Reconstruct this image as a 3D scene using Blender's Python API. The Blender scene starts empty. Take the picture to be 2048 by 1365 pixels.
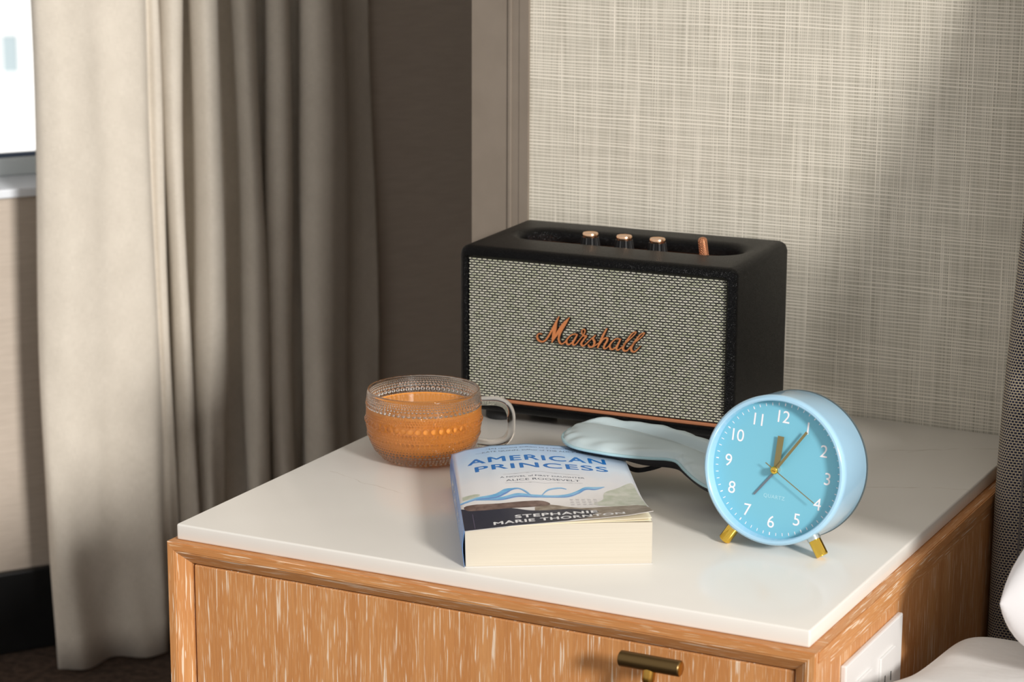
import bpy, bmesh, math, random
import numpy as np
from mathutils import Vector, Matrix

# ------------------------------------------------------------------ camera, world, sun, exposure
S = bpy.context.scene
C = S.collection
PI = math.pi
R = math.radians

cam_d = bpy.data.cameras.new('camera')
cam = bpy.data.objects.new('camera', cam_d)
C.objects.link(cam)
S.camera = cam
yaw, pit, rol = -0.46990429, -0.23006495, 0.003952413
Fv = Vector((math.sin(yaw) * math.cos(pit), math.cos(yaw) * math.cos(pit), math.sin(pit)))
Rv = Vector((math.cos(yaw), -math.sin(yaw), 0))
Uv = Rv.cross(Fv)
R2 = Rv * math.cos(rol) + Uv * math.sin(rol)
U2 = -Rv * math.sin(rol) + Uv * math.cos(rol)
M = Matrix((R2, U2, -Fv)).transposed().to_4x4()
M.translation = Vector((1.0403269, -1.4745388, 0.5649124))
cam.matrix_world = M
cam_d.sensor_width = 36
cam_d.sensor_fit = 'HORIZONTAL'
cam_d.lens = 4814.538 * 36 / 2048
cam_d.clip_start = 0.05
cam_d.clip_end = 300
cam_d.dof.use_dof = True
cam_d.dof.focus_distance = 1.90
cam_d.dof.aperture_fstop = 11

w = bpy.data.worlds.new('world')
S.world = w
w.use_nodes = True
wn_ = w.node_tree.nodes
wn_['Background'].inputs['Color'].default_value = (1.0, 0.98, 0.955, 1)
wn_['Background'].inputs['Strength'].default_value = 0.68

SUN_A, SUN_E = R(34), R(21)
sd = bpy.data.lights.new('sun', 'SUN')
sd.energy = 3.2
sd.angle = R(9)
sd.color = (1.0, 0.97, 0.93)
sun = bpy.data.objects.new('sun', sd)
C.objects.link(sun)
sv = Vector((math.cos(SUN_A) * math.cos(SUN_E), -math.sin(SUN_A) * math.cos(SUN_E), math.sin(SUN_E)))
sun.rotation_euler = sv.to_track_quat('Z', 'Y').to_euler()
sun.location = sv * 4

S.view_settings.view_transform = 'Standard'
S.view_settings.look = 'None'
S.view_settings.gamma = 1
S.view_settings.exposure = 0.0
S.view_settings.use_curve_mapping = False


# ------------------------------------------------------------------ helpers
def lin(c):
    r = []
    for v in c[:3]:
        v = v / 255.0
        r.append(v / 12.92 if v <= 0.04045 else ((v + 0.055) / 1.055) ** 2.4)
    return (r[0], r[1], r[2], 1.0)


class NT:
    """tiny node-graph helper"""
    def __init__(self, m):
        self.t = m.node_tree
        self.n = m.node_tree.nodes
        self.bsdf = self.n['Principled BSDF']

    def add(self, typ, **kw):
        nd = self.n.new(typ)
        for k, v in kw.items():
            setattr(nd, k, v)
        return nd

    def link(self, a, b):
        self.t.links.new(a, b)

    def coord(self, which='Object', scale=(1, 1, 1), rot=(0, 0, 0), loc=(0, 0, 0)):
        tc = self.add('ShaderNodeTexCoord')
        mp = self.add('ShaderNodeMapping')
        mp.inputs['Scale'].default_value = scale
        mp.inputs['Rotation'].default_value = rot
        mp.inputs['Location'].default_value = loc
        self.link(tc.outputs[which], mp.inputs['Vector'])
        return mp.outputs['Vector']

    def noise(self, vec, scale=1, detail=4, rough=0.5, dist=0):
        nd = self.add('ShaderNodeTexNoise')
        nd.inputs['Scale'].default_value = scale
        nd.inputs['Detail'].default_value = detail
        nd.inputs['Roughness'].default_value = rough
        nd.inputs['Distortion'].default_value = dist
        self.link(vec, nd.inputs['Vector'])
        return nd.outputs['Fac']

    def ramp(self, fac, stops, interp='LINEAR'):
        nd = self.add('ShaderNodeValToRGB')
        cr = nd.color_ramp
        cr.interpolation = interp
        while len(cr.elements) < len(stops):
            cr.elements.new(0.5)
        for e, (p, c) in zip(cr.elements, stops):
            e.position = p
            e.color = c if len(c) == 4 else (*c, 1)
        self.link(fac, nd.inputs['Fac'])
        return nd.outputs['Color']

    def mix(self, fac, a, b, mode='MIX'):
        nd = self.add('ShaderNodeMix', data_type='RGBA', blend_type=mode)
        for sock, v in ((nd.inputs[0], fac), (nd.inputs[6], a), (nd.inputs[7], b)):
            if isinstance(v, (int, float)):
                sock.default_value = v
            elif isinstance(v, tuple):
                sock.default_value = v
            else:
                self.link(v, sock)
        return nd.outputs[2]

    def math(self, op, a, b=0.0, c=None):
        nd = self.add('ShaderNodeMath', operation=op)
        for i, v in enumerate((a, b) if c is None else (a, b, c)):
            if isinstance(v, (int, float)):
                nd.inputs[i].default_value = v
            else:
                self.link(v, nd.inputs[i])
        return nd.outputs[0]

    def bump(self, h, strength=0.3, dist=0.001):
        nd = self.add('ShaderNodeBump')
        nd.inputs['Strength'].default_value = strength
        nd.inputs['Distance'].default_value = dist
        self.link(h, nd.inputs['Height'])
        self.link(nd.outputs['Normal'], self.bsdf.inputs['Normal'])

    def base(self, c):
        self.link(c, self.bsdf.inputs['Base Color'])


def mat(name, col, rough=0.5, metal=0.0, spec=0.5, **kw):
    m = bpy.data.materials.new(name)
    m.use_nodes = True
    b = m.node_tree.nodes['Principled BSDF']
    b.inputs['Base Color'].default_value = lin(col)
    b.inputs['Roughness'].default_value = rough
    b.inputs['Metallic'].default_value = metal
    b.inputs['Specular IOR Level'].default_value = spec
    for k, v in kw.items():
        b.inputs[k].default_value = v
    return m


def tag(o, label=None, cat=None, group=None, kind=None):
    if label: o['label'] = label
    if cat: o['category'] = cat
    if group: o['group'] = group
    if kind: o['kind'] = kind
    return o


def empty(name, loc=(0, 0, 0), rotz=0.0):
    o = bpy.data.objects.new(name, None)
    o.empty_display_size = 0.02
    C.objects.link(o)
    o.location = loc
    o.rotation_euler = (0, 0, rotz)
    return o


def smooth(me, angle=40):
    me.polygons.foreach_set('use_smooth', [True] * len(me.polygons))
    me.update()
    if angle < 180:
        bm = bmesh.new(); bm.from_mesh(me)
        a = R(angle)
        for e in bm.edges:
            if len(e.link_faces) == 2 and e.calc_face_angle(0) > a:
                e.smooth = False
        bm.to_mesh(me); bm.free()


def obj(name, bm, m, parent=None, sm=None):
    """link a bmesh as one object"""
    me = bpy.data.meshes.new(name)
    bmesh.ops.recalc_face_normals(bm, faces=bm.faces[:])
    bm.to_mesh(me); bm.free()
    if sm: smooth(me, sm)
    return link_me(name, me, m, parent)


def link_me(name, me, m, parent=None):
    if m:
        for x in (m if isinstance(m, (list, tuple)) else [m]):
            me.materials.append(x)
    o = bpy.data.objects.new(name, me)
    C.objects.link(o)
    if parent: o.parent = parent
    return o


def pydata(name, vs, fs, m, parent=None, sm=None, recalc=False):
    me = bpy.data.meshes.new(name)
    me.from_pydata([tuple(v) for v in vs], [], fs)
    me.update()
    if recalc:
        bm = bmesh.new(); bm.from_mesh(me)
        bmesh.ops.recalc_face_normals(bm, faces=bm.faces[:])
        bm.to_mesh(me); bm.free()
    if sm: smooth(me, sm)
    return link_me(name, me, m, parent)


def box(bm, x0, x1, y0, y1, z0, z1, bev=0.0, seg=2):
    vs = [bm.verts.new(p) for p in ((x0, y0, z0), (x1, y0, z0), (x1, y1, z0), (x0, y1, z0),
                                    (x0, y0, z1), (x1, y0, z1), (x1, y1, z1), (x0, y1, z1))]
    fs = [bm.faces.new([vs[i] for i in f]) for f in ((0, 3, 2, 1), (4, 5, 6, 7), (0, 1, 5, 4), (1, 2, 6, 5), (2, 3, 7, 6), (3, 0, 4, 7))]
    if bev:
        es = list({e for f in fs for e in f.edges})
        bmesh.ops.bevel(bm, geom=es, offset=bev, segments=seg, affect='EDGES', profile=0.5)
    return bm


def bx(*a, **k):
    return box(bmesh.new(), *a, **k)


def lathe(bm, prof, n=48, mtx=None, cap=True):
    """prof: (r, h) about local Z; mtx applied"""
    rings = []
    for r, h in prof:
        ring = []
        for i in range(n):
            a = 2 * PI * i / n
            p = Vector((r * math.cos(a), r * math.sin(a), h))
            ring.append(bm.verts.new(mtx @ p if mtx else p))
        rings.append(ring)
    for a, b in zip(rings, rings[1:]):
        for i in range(n):
            j = (i + 1) % n
            bm.faces.new((a[i], a[j], b[j], b[i]))
    if cap:
        bm.faces.new(rings[0]); bm.faces.new(rings[-1])
    return bm


def tube(bm, pts, rad, n=12, ry=None, up=Vector((0, 0, 1)), cap=True):
    """sweep an ellipse of radii rad(across), ry(up) along pts"""
    pts = [Vector(p) for p in pts]
    rings = []
    for i, p in enumerate(pts):
        t = (pts[min(i + 1, len(pts) - 1)] - pts[max(i - 1, 0)]).normalized()
        s = t.cross(up)
        if s.length < 1e-4: s = t.cross(Vector((1, 0, 0)))
        s.normalize(); q = s.cross(t).normalized()
        r = rad[i] if isinstance(rad, (list, tuple)) else rad
        r2 = (ry[i] if isinstance(ry, (list, tuple)) else ry) if ry else r
        rings.append([bm.verts.new(p + s * r * math.cos(2 * PI * k / n) + q * r2 * math.sin(2 * PI * k / n)) for k in range(n)])
    for a, b in zip(rings, rings[1:]):
        for k in range(n):
            bm.faces.new((a[k], a[(k + 1) % n], b[(k + 1) % n], b[k]))
    if cap:
        bm.faces.new(rings[0]); bm.faces.new(rings[-1])
    return bm


def catmull(P, n=8, closed=False):
    P = [tuple(p) for p in P]
    out = []
    L = len(P)
    rng = range(L if closed else L - 1)
    for i in rng:
        if closed:
            p0, p1, p2, p3 = P[(i - 1) % L], P[i], P[(i + 1) % L], P[(i + 2) % L]
        else:
            p0, p1, p2, p3 = P[max(i - 1, 0)], P[i], P[i + 1], P[min(i + 2, L - 1)]
        for k in range(n):
            t = k / n
            out.append(tuple(0.5 * ((2 * b) + (-a + c) * t + (2 * a - 5 * b + 4 * c - d) * t * t + (-a + 3 * b - 3 * c + d) * t ** 3)
                             for a, b, c, d in zip(p0, p1, p2, p3)))
    if not closed: out.append(P[-1])
    return out


def interp(x, xs, ys):
    return float(np.interp(x, xs, ys))


def text_mesh(s, size=1.0, offset=0.0, extrude=0.0, xs=1.0, align='CENTER', shear=0.0, spacing=1.0, word=1.0, ay='TOP_BASELINE'):
    cu = bpy.data.curves.new('txt', 'FONT')
    cu.body = s; cu.size = size; cu.offset = offset; cu.extrude = extrude
    cu.align_x = align; cu.align_y = ay; cu.shear = shear
    cu.space_character = spacing; cu.space_word = word
    cu.resolution_u = 4
    o = bpy.data.objects.new('txt', cu)
    C.objects.link(o)
    dg = bpy.context.evaluated_depsgraph_get()
    me = bpy.data.meshes.new_from_object(o.evaluated_get(dg))
    bpy.data.objects.remove(o); bpy.data.curves.remove(cu)
    for v in me.vertices:
        v.co.x *= xs
    return me


def apply_mods(o):
    dg = bpy.context.evaluated_depsgraph_get()
    me = bpy.data.meshes.new_from_object(o.evaluated_get(dg))
    o.modifiers.clear()
    o.data = me
    return o


def boolean(o, cutter, op='DIFFERENCE'):
    md = o.modifiers.new('b', 'BOOLEAN'); md.object = cutter; md.operation = op; md.solver = 'EXACT'
    apply_mods(o)
    bpy.data.objects.remove(cutter)


# ------------------------------------------------------------------ materials
def wood(name, axis, dark=1.0):
    """limed oak: orange brown with pale filled grain running along axis"""
    m = mat(name, (200, 140, 84), 0.45, spec=0.35)
    t = NT(m)
    def sc(a, l):
        return {'z': (a, a, l), 'x': (l, a, a), 'y': (a, l, a)}[axis]
    n = t.noise(t.coord('Object', sc(620, 26)), 1.0, 2, 0.5, 0.2)
    n2 = t.noise(t.coord('Object', sc(45, 2.2)), 1.0, 3, 0.55, 0.5)
    nf = t.noise(t.coord('Object', sc(1300, 60), loc=(3, 2, 1)), 1.0, 1)
    msk = t.ramp(t.math('ADD', n, t.math('MULTIPLY', t.math('SUBTRACT', n2, 0.5), 0.30)), [(0.615, (0, 0, 0)), (0.665, (1, 1, 1))])
    mf = t.ramp(nf, [(0.60, (0, 0, 0)), (0.70, (0.55, 0.55, 0.55))])
    base = t.ramp(n2, [(0.3, lin((192, 130, 76))), (0.5, lin((202, 141, 86))), (0.7, lin((210, 152, 97)))])
    n3 = t.noise(t.coord('Object', sc(900, 30), loc=(7, 0, 4)), 1.0, 2)
    base = t.mix(t.ramp(n3, [(0.45, (0, 0, 0)), (0.7, (0.4, 0.4, 0.4))]), base, lin((176, 116, 68)))
    c = t.mix(t.math('MULTIPLY', msk, 0.8), t.mix(mf, base, lin((226, 190, 150))), lin((240, 220, 196)))
    t.base(c)
    t.bump(n, 0.25, 0.0006)
    return m


M_woodz = wood('oak_vertical', 'z')
M_woodx = wood('oak_across', 'x')
M_woody = wood('oak_along_side', 'y')


def m_stone():
    m = mat('quartz_top', (226, 220, 211), 0.16, spec=0.5)
    t = NT(m)
    cloud = t.ramp(t.noise(t.coord('Object', (3, 3, 3)), 1, 4), [(0.35, lin((229, 224, 216))), (0.65, lin((237, 233, 226)))])
    tc = t.add('ShaderNodeTexCoord'); sp = t.add('ShaderNodeSeparateXYZ'); t.link(tc.outputs['Object'], sp.inputs[0])
    X = t.math('ADD', sp.outputs['X'], 0.26); Y = t.math('ADD', sp.outputs['Y'], 0.27)
    wob = t.math('MULTIPLY', t.math('SUBTRACT', t.noise(t.coord('Object', (22, 22, 1)), 1, 4), 0.5), 0.022)
    brk = t.ramp(t.noise(t.coord('Object', (38, 38, 1), loc=(5, 3, 0)), 1, 2), [(0.40, (0, 0, 0)), (0.60, (1, 1, 1))])
    total = None
    for (x0, y0, sl, xa, xb, wd_) in ((.408, .448, .62, .395, .53, .0007), (.445, .466, 1.25, .440, .475, .0005), (.444, .343, .45, .43, .525, .0005), (.06, .17, -.35, .03, .12, .0005)):
        dd = t.math('ABSOLUTE', t.math('SUBTRACT', t.math('ADD', Y, wob), t.math('ADD', t.math('MULTIPLY', t.math('SUBTRACT', X, x0), sl), y0)))
        ln = t.math('LESS_THAN', dd, wd_)
        ln = t.math('MULTIPLY', ln, t.math('MULTIPLY', t.math('GREATER_THAN', X, xa), t.math('LESS_THAN', X, xb)))
        total = ln if total is None else t.math('MAXIMUM', total, ln)
    t.base(t.mix(t.math('MULTIPLY', t.math('MULTIPLY', total, brk), 0.55), cloud, lin((160, 134, 106))))
    return m


def m_leather():
    m = mat('black_leatherette', (4, 4, 5), 0.34, spec=0.12)
    t = NT(m)
    vo = t.add('ShaderNodeTexVoronoi', feature='DISTANCE_TO_EDGE')
    vo.inputs['Scale'].default_value = 950
    t.link(t.coord('Object'), vo.inputs['Vector'])
    h = t.math('ADD', t.ramp(vo.outputs['Distance'], [(0, (0, 0, 0)), (0.25, (1, 1, 1))]), t.math('MULTIPLY', t.noise(t.coord('Object'), 1500, 2), 0.5))
    t.bump(h, 0.55, 0.0004)
    return m


def m_wallpaper():
    m = mat('grasscloth_wallpaper', (190, 180, 160), 0.75, spec=0.25)
    t = NT(m)
    tc = t.add('ShaderNodeTexCoord'); sp = t.add('ShaderNodeSeparateXYZ'); t.link(tc.outputs['Object'], sp.inputs[0])
    nh = t.noise(t.coord('Object', (6, 1, 45)), 1, 2, 0.5)
    nv = t.noise(t.coord('Object', (330, 1, 2.5), loc=(3, 0, 1)), 1, 2, 0.6)
    def thread(axis, pitch, warp, lo, hi):
        ph = t.math('ADD', t.math('DIVIDE', sp.outputs[axis], pitch), warp)
        tri = t.math('ABSOLUTE', t.math('SUBTRACT', t.math('FRACT', t.math('ADD', ph, 500.0)), 0.5))
        return t.ramp(tri, [(lo, (1, 1, 1)), (hi, (0, 0, 0))])
    th = thread('Z', 0.0030, t.math('MULTIPLY', nh, 2.0), 0.10, 0.26)
    tv = thread('X', 0.0019, t.math('MULTIPLY', nv, 2.6), 0.08, 0.24)
    ih = t.ramp(t.noise(t.coord('Object', (10, 1, 210), loc=(8, 0, 2)), 1, 2), [(0.35, (0.5, 0.5, 0.5)), (0.6, (1, 1, 1))])
    iv = t.ramp(t.noise(t.coord('Object', (170, 1, 9), loc=(1, 0, 7)), 1, 2), [(0.38, (0.1, 0.1, 0.1)), (0.64, (0.9, 0.9, 0.9))])
    f = t.math('MAXIMUM', t.math('MULTIPLY', th, ih), t.math('MULTIPLY', tv, iv))
    bg = t.ramp(t.noise(t.coord('Object', (700, 1, 12), loc=(5, 0, 0)), 1, 2), [(0.3, lin((164, 158, 143))), (0.7, lin((198, 192, 178)))])
    col = t.mix(f, bg, lin((238, 230, 215)))
    t.base(col)
    t.bump(f, 0.3, 0.0005)
    return m


def m_curtain(name='curtain_linen', ca=(205, 196, 182), cb=(222, 213, 199)):
    m = mat(name, ca, 0.9, spec=0.15)
    m.node_tree.nodes['Principled BSDF'].inputs['Sheen Weight'].default_value = 0.15
    t = NT(m)
    n1 = t.noise(t.coord('UV', (1400, 90, 1)), 1, 2)
    n2 = t.noise(t.coord('UV', (90, 1400, 1)), 1, 2)
    n3 = t.noise(t.coord('UV', (28, 18, 1)), 1, 4)
    f = t.math('ADD', t.math('ADD', t.math('MULTIPLY', n1, 0.35), t.math('MULTIPLY', n2, 0.35)), t.math('MULTIPLY', n3, 0.3))
    t.base(t.ramp(f, [(0.38, lin(ca)), (0.62, lin(cb))]))
    t.bump(f, 0.4, 0.0006)
    return m


def m_tweed():
    m = mat('navy_and_beige_tweed', (50, 52, 72), 0.9, spec=0.15)
    t = NT(m)
    tc = t.add('ShaderNodeTexCoord')
    ns = t.add('ShaderNodeTexNoise'); ns.inputs['Scale'].default_value = 60
    t.link(tc.outputs['UV'], ns.inputs['Vector'])
    add = t.add('ShaderNodeVectorMath', operation='MULTIPLY_ADD')
    t.link(ns.outputs['Color'], add.inputs[0]); add.inputs[1].default_value = (0.0013, 0.0013, 0); t.link(tc.outputs['UV'], add.inputs[2])
    br = t.add('ShaderNodeTexBrick', offset=0.5)
    t.link(add.outputs[0], br.inputs['Vector'])
    br.inputs['Scale'].default_value = 1
    br.inputs['Brick Width'].default_value = 0.0031
    br.inputs['Row Height'].default_value = 0.0023
    br.inputs['Mortar Size'].default_value = 0.00042
    br.inputs['Mortar Smooth'].default_value = 0.35
    br.inputs['Color1'].default_value = lin((34, 36, 56))
    br.inputs['Color2'].default_value = lin((52, 54, 76))
    br.inputs['Mortar'].default_value = lin((205, 190, 164))
    t.base(br.outputs['Color'])
    t.bump(br.outputs['Fac'], 0.6, 0.0007)
    return m


def m_noisy(name, c1, c2, scale, rough=0.8, bump=0.2, dist=0.001, spec=0.3, stretch=(1, 1, 1)):
    m = mat(name, c1, rough, spec=spec)
    t = NT(m)
    n = t.noise(t.coord('Object', stretch), scale, 4)
    t.base(t.ramp(n, [(0.35, lin(c1)), (0.65, lin(c2))]))
    t.bump(n, bump, dist)
    return m


def m_attr(name, c1, c2, rough=0.6):
    """colour varied per piece by the 'tone' face attribute"""
    m = mat(name, c1, rough, spec=0.3)
    t = NT(m)
    a = t.add('ShaderNodeAttribute', attribute_name='tone')
    t.base(t.mix(a.outputs['Fac'], lin(c1), lin(c2)))
    return m


M_stone = m_stone()
M_leather = m_leather()
M_wallp = m_wallpaper()
M_curt = m_curtain()
M_tweed = m_tweed()
M_trim = m_noisy('taupe_paint', (127, 116, 104), (132, 121, 109), 30, 0.5, 0.03)
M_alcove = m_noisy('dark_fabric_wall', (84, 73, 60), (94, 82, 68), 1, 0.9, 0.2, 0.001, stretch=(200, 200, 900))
M_wall = m_noisy('beige_wall_vinyl', (184, 171, 157), (194, 181, 167), 1, 0.7, 0.1, 0.0006, stretch=(30, 30, 500))
M_base = m_noisy('black_skirting_paint', (24, 25, 26), (29, 30, 31), 20, 0.4, 0.02)
M_carpet = m_noisy('brown_carpet', (58, 46, 38), (84, 68, 58), 90, 0.95, 0.8, 0.004)
M_ceil = mat('ceiling_paint', (225, 220, 212), 0.9)
M_sill = mat('white_sill', (226, 230, 236), 0.35)
M_frame = mat('grey_window_frame', (205, 212, 214), 0.4)
M_gasket = mat('dark_blue_gasket', (48, 72, 104), 0.5)
M_glass = mat('window_glass', (255, 255, 255), 0.0, **{'Transmission Weight': 1.0, 'IOR': 1.45})
M_copper = mat('copper', (214, 140, 98), 0.28, 1.0)
M_copperp = mat('copper_paint', (200, 134, 98), 0.35, 0.5)
M_rose = mat('rose_gold_cap', (240, 196, 160), 0.22, 1.0)
M_black = mat('black_plastic', (14, 14, 15), 0.5, spec=0.3)
M_blackm = mat('black_rubber', (16, 16, 17), 0.7)
M_recess = mat('grille_backing_cloth', (14, 14, 15), 0.9)  # plain black cloth behind the weave
M_dash = m_attr('pale_green_weave', (200, 202, 174), (224, 220, 204), 0.55)
M_warp = m_attr('grey_weave', (62, 62, 58), (100, 98, 94), 0.6)
M_gold = mat('polished_gold', (236, 196, 84), 0.12, 1.0)
M_goldhand = mat('satin_gold_hand', (150, 138, 96), 0.4, 0.6)
M_alarmhand = mat('grey_hand', (122, 134, 146), 0.4, 0.5)
M_cblue = mat('pale_blue_enamel', (166, 207, 232), 0.18, spec=0.5, **{'Coat Weight': 0.3, 'Coat Roughness': 0.05})
M_dial = mat('sky_blue_dial', (120, 190, 212), 0.55)
M_num = mat('white_dial_print', (246, 240, 244), 0.5)
M_numf = mat('pale_dial_print', (176, 222, 236), 0.5)
M_backp = mat('dark_grey_back', (84, 92, 92), 0.5)
M_cglass = mat('clear_glass', (255, 255, 255), 0.0, **{'Transmission Weight': 1.0, 'IOR': 1.52})
M_coffee = mat('milky_coffee', (240, 154, 62), 0.12, spec=0.4, **{'Coat Weight': 0.2})
M_page = m_noisy('book_paper', (198, 189, 172), (206, 197, 181), 1, 0.85, 0.25, 0.0003, stretch=(6, 6, 2600))
M_leaf = mat('loose_leaf_paper', (240, 230, 204), 0.85)
M_outlet = mat('white_outlet_plastic', (232, 230, 228), 0.35)
M_slot = mat('dark_slot', (24, 22, 22), 0.6)
M_bronze = mat('aged_bronze', (112, 90, 56), 0.38, 0.9)
M_brass = mat('satin_brass', (196, 152, 74), 0.3, 1.0)
M_duvet = m_noisy('white_duvet_cotton', (232, 229, 226), (240, 237, 234), 14, 0.85, 0.5, 0.006)
M_pillow = m_noisy('white_pillow_cotton', (232, 230, 232), (240, 238, 239), 10, 0.85, 0.4, 0.006)
M_satin = mat('pale_blue_satin', (184, 200, 204), 0.30, 0.0, spec=0.8)
M_satine = mat('pale_blue_piping', (160, 192, 200), 0.4)
M_mblack = mat('black_mask_lining', (18, 18, 26), 0.6)
M_elastic = mat('cream_elastic', (206, 194, 176), 0.7)
M_bldg = m_noisy('white_render', (246, 247, 246), (250, 250, 250), 0.3, 0.9, 0.0)
M_bldg2 = mat('pale_sage_render', (196, 202, 186), 0.9)
M_pane = mat('far_window_glass', (178, 194, 200), 0.3)


def m_cover():
    m = mat('printed_cover', (190, 210, 230), 0.22, spec=0.5)
    t = NT(m)
    tc = t.add('ShaderNodeTexCoord'); sp = t.add('ShaderNodeSeparateXYZ')
    t.link(tc.outputs['UV'], sp.inputs[0])
    n = t.noise(t.coord('UV', (4, 3, 1)), 1.5, 3)
    v = t.math('ADD', sp.outputs['Y'], t.math('MULTIPLY', t.math('SUBTRACT', n, 0.5), 0.18))
    t.base(t.ramp(v, [(0.0, lin((214, 210, 206))), (0.28, lin((240, 236, 234))), (0.52, lin((240, 240, 243))),
                      (0.68, lin((224, 234, 246))), (0.84, lin((192, 218, 244))), (1.0, lin((170, 202, 238)))]))
    return m


M_cover = m_cover()
M_spine = m_noisy('blue_spine_print', (104, 146, 206), (126, 164, 218), 40, 0.3, 0.0)
M_title = mat('title_blue_ink', (34, 118, 196), 0.35)
M_ink = mat('dark_ink', (70, 78, 96), 0.4)
M_inkg = mat('grey_ink', (168, 166, 170), 0.4)
M_white = mat('white_ink', (244, 242, 242), 0.35)
M_navy = mat('navy_print', (52, 54, 68), 0.25)
M_plum = mat('plum_print', (98, 90, 110), 0.25)
M_hat = m_noisy('brown_hat_print', (96, 76, 70), (132, 110, 102), 140, 0.3, 0.0)
M_brown = m_noisy('brown_hair_print', (132, 118, 104), (168, 156, 142), 160, 0.3, 0.0)
M_green = m_noisy('grey_green_tree_print', (186, 192, 172), (214, 214, 202), 120, 0.3, 0.0)
M_rib = m_noisy('blue_ribbon_print', (104, 174, 222), (158, 206, 236), 60, 0.3, 0.0)
M_rib2 = mat('violet_ribbon_edge_print', (120, 132, 200), 0.3)

# ------------------------------------------------------------------ setting: room
FL = -0.50       # floor level; the stone top of the nightstand is z = 0
CE = 2.0
b = bx(-3.2, 3.6, -3.2, 3.0, FL - 0.05, FL)
tag(obj('floor', b, M_carpet), kind='structure')
tag(obj('ceiling', bx(-2.0, 1.1, -0.5, 1.5, CE, CE + 0.05), M_ceil), kind='structure')

# headboard wall: wallpaper panel between taupe trims, plain wall body behind
WY = 0.555
tag(obj('wall_back', bx(-0.0327, 3.4, WY + 0.006, 1.50, FL, CE), M_trim), kind='structure')
tag(obj('wall_back_wallpaper', bx(0.0275, 3.4, WY, WY + 0.006, FL, CE), M_wallp), kind='structure')
b = bx(-0.0327, 0.0062, WY - 0.0035, WY + 0.0055, FL, CE)
box(b, 0.0062, 0.0100, WY - 0.0050, WY + 0.0055, FL, CE, 0.0008)
box(b, 0.0100, 0.0180, WY - 0.0030, WY + 0.0055, FL, CE)
box(b, 0.0180, 0.0275, WY - 0.0036, WY + 0.0055, FL, CE)
tag(obj('trim_1', b, M_trim), kind='structure')
# alcove wall behind the curtain's right end
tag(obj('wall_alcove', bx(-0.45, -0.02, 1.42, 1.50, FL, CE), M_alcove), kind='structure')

# window wall, running obliquely away behind the curtain
KS = (cam.location.z + 0.5) / (cam.location.z + 0.6)
wo = Vector((-0.8108, 0.7639, 0.5649 * (1 - KS))); wd = Vector((0.57, 0.82, 0)).normalized(); wn = Vector((wd.y, -wd.x, 0))
WM = Matrix(((wd.x, wn.x, 0, wo.x), (wd.y, wn.y, 0, wo.y), (0, 0, 1, wo.z), (0, 0, 0, 1))) @ Matrix.Scale(KS, 4)   # (s, out, z)


def wl(bm):
    bmesh.ops.transform(bm, matrix=WM, verts=bm.verts[:])
    return bm


SZ = 0.037
TH = 0.15
W0, W1, WT = -1.25, 0.46, 1.55
LF, LC = -0.60, (CE - wo.z) / KS
b = bx(-1.9, 0.92, -TH, 0, LF, SZ - 0.012)
box(b, -1.9, W0, -TH, 0, SZ - 0.012, LC)
box(b, W1, 0.92, -TH, 0, SZ - 0.012, LC)
box(b, W0, W1, -TH, 0, WT, LC)
tag(obj('wall_left', wl(b), M_wall), kind='structure')
tag(obj('baseboard_left', wl(bx(-1.9, 0.9, 0.0, 0.014, LF, -0.485, 0.003)), M_base), kind='structure')

wr = empty('window_1', wo)
tag(wr, kind='structure')
wi = Matrix.Translation(-wo)


def wpart(name, bm, m, sm=None):
    wl(bm); bmesh.ops.transform(bm, matrix=wi, verts=bm.verts[:])
    return obj(name, bm, m, wr, sm)


wpart('window_sill', bx(W0, W1, -0.13, 0.006, SZ - 0.012, SZ, 0.002), M_sill)
wpart('frame_rail', bx(W0, W1, -0.148, -0.10, SZ, SZ + 0.024, 0.002), M_frame)
wpart('frame_rail', bx(W0, W1, -0.148, -0.10, WT - 0.03, WT, 0.002), M_frame)
wpart('frame_post', bx(W0, W0 + 0.03, -0.148, -0.10, SZ + 0.024, WT - 0.03, 0.002), M_frame)
wpart('frame_post', bx(W1 - 0.03, W1, -0.148, -0.10, SZ + 0.024, WT - 0.03, 0.002), M_frame)
wpart('gasket', bx(W0 + 0.03, W1 - 0.03, -0.132, -0.112, SZ + 0.024, SZ + 0.0275), M_gasket)
wpart('pane', bx(W0 + 0.03, W1 - 0.03, -0.124, -0.120, SZ + 0.0275, WT - 0.03), M_glass)

# building across the street, seen through the window
cpos = Vector((1.0403269, -1.4745388, 0.5649124))


def ray(px, py):
    return (Fv + R2 * ((px - 1024) / 4814.5) - U2 * ((py - 682.5) / 4814.5))


dist = 60.0
pc = cpos + ray(20, 102) * dist
fw = Vector((-ray(20, 102).x, -ray(20, 102).y, 0)).normalized()
ang = math.atan2(fw.y, fw.x) + PI / 2
bl = empty('building', (pc.x, pc.y, pc.z - 12), ang)
tag(bl, 'blurred white rendered building seen through the window beside the curtain', 'building')
obj('wall', bx(-34, 20, 0.35, 9, 9.2, 20), M_bldg, bl)
obj('lower_storey', bx(-34, 20, 0.2, 9, 0, 9.2), M_bldg2, bl)
obj('cornice', bx(-34, 20, 0.12, 0.4, 9.2, 9.5), M_bldg, bl)
for ix in range(-16, 5):
    for iz in range(0, 3):
        cx, cz = ix * 1.9, 12 + (iz - 0) * 2.9 - 0.1
        if cz > 19: continue
        wfr = bmesh.new()
        for q in ((-.26, .26, .47, .53), (-.26, .26, -.53, -.47), (-.26, -.2, -.47, .47), (.2, .26, -.47, .47)):
            box(wfr, cx + q[0], cx + q[1], 0.27, 0.36, cz + q[2], cz + q[3])
        fr_ = obj('window', wfr, M_bldg, bl)
        obj('pane', bx(cx - .2, cx + .2, 0.32, 0.36, cz - .47, cz + .47), M_pane, fr_)

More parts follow.
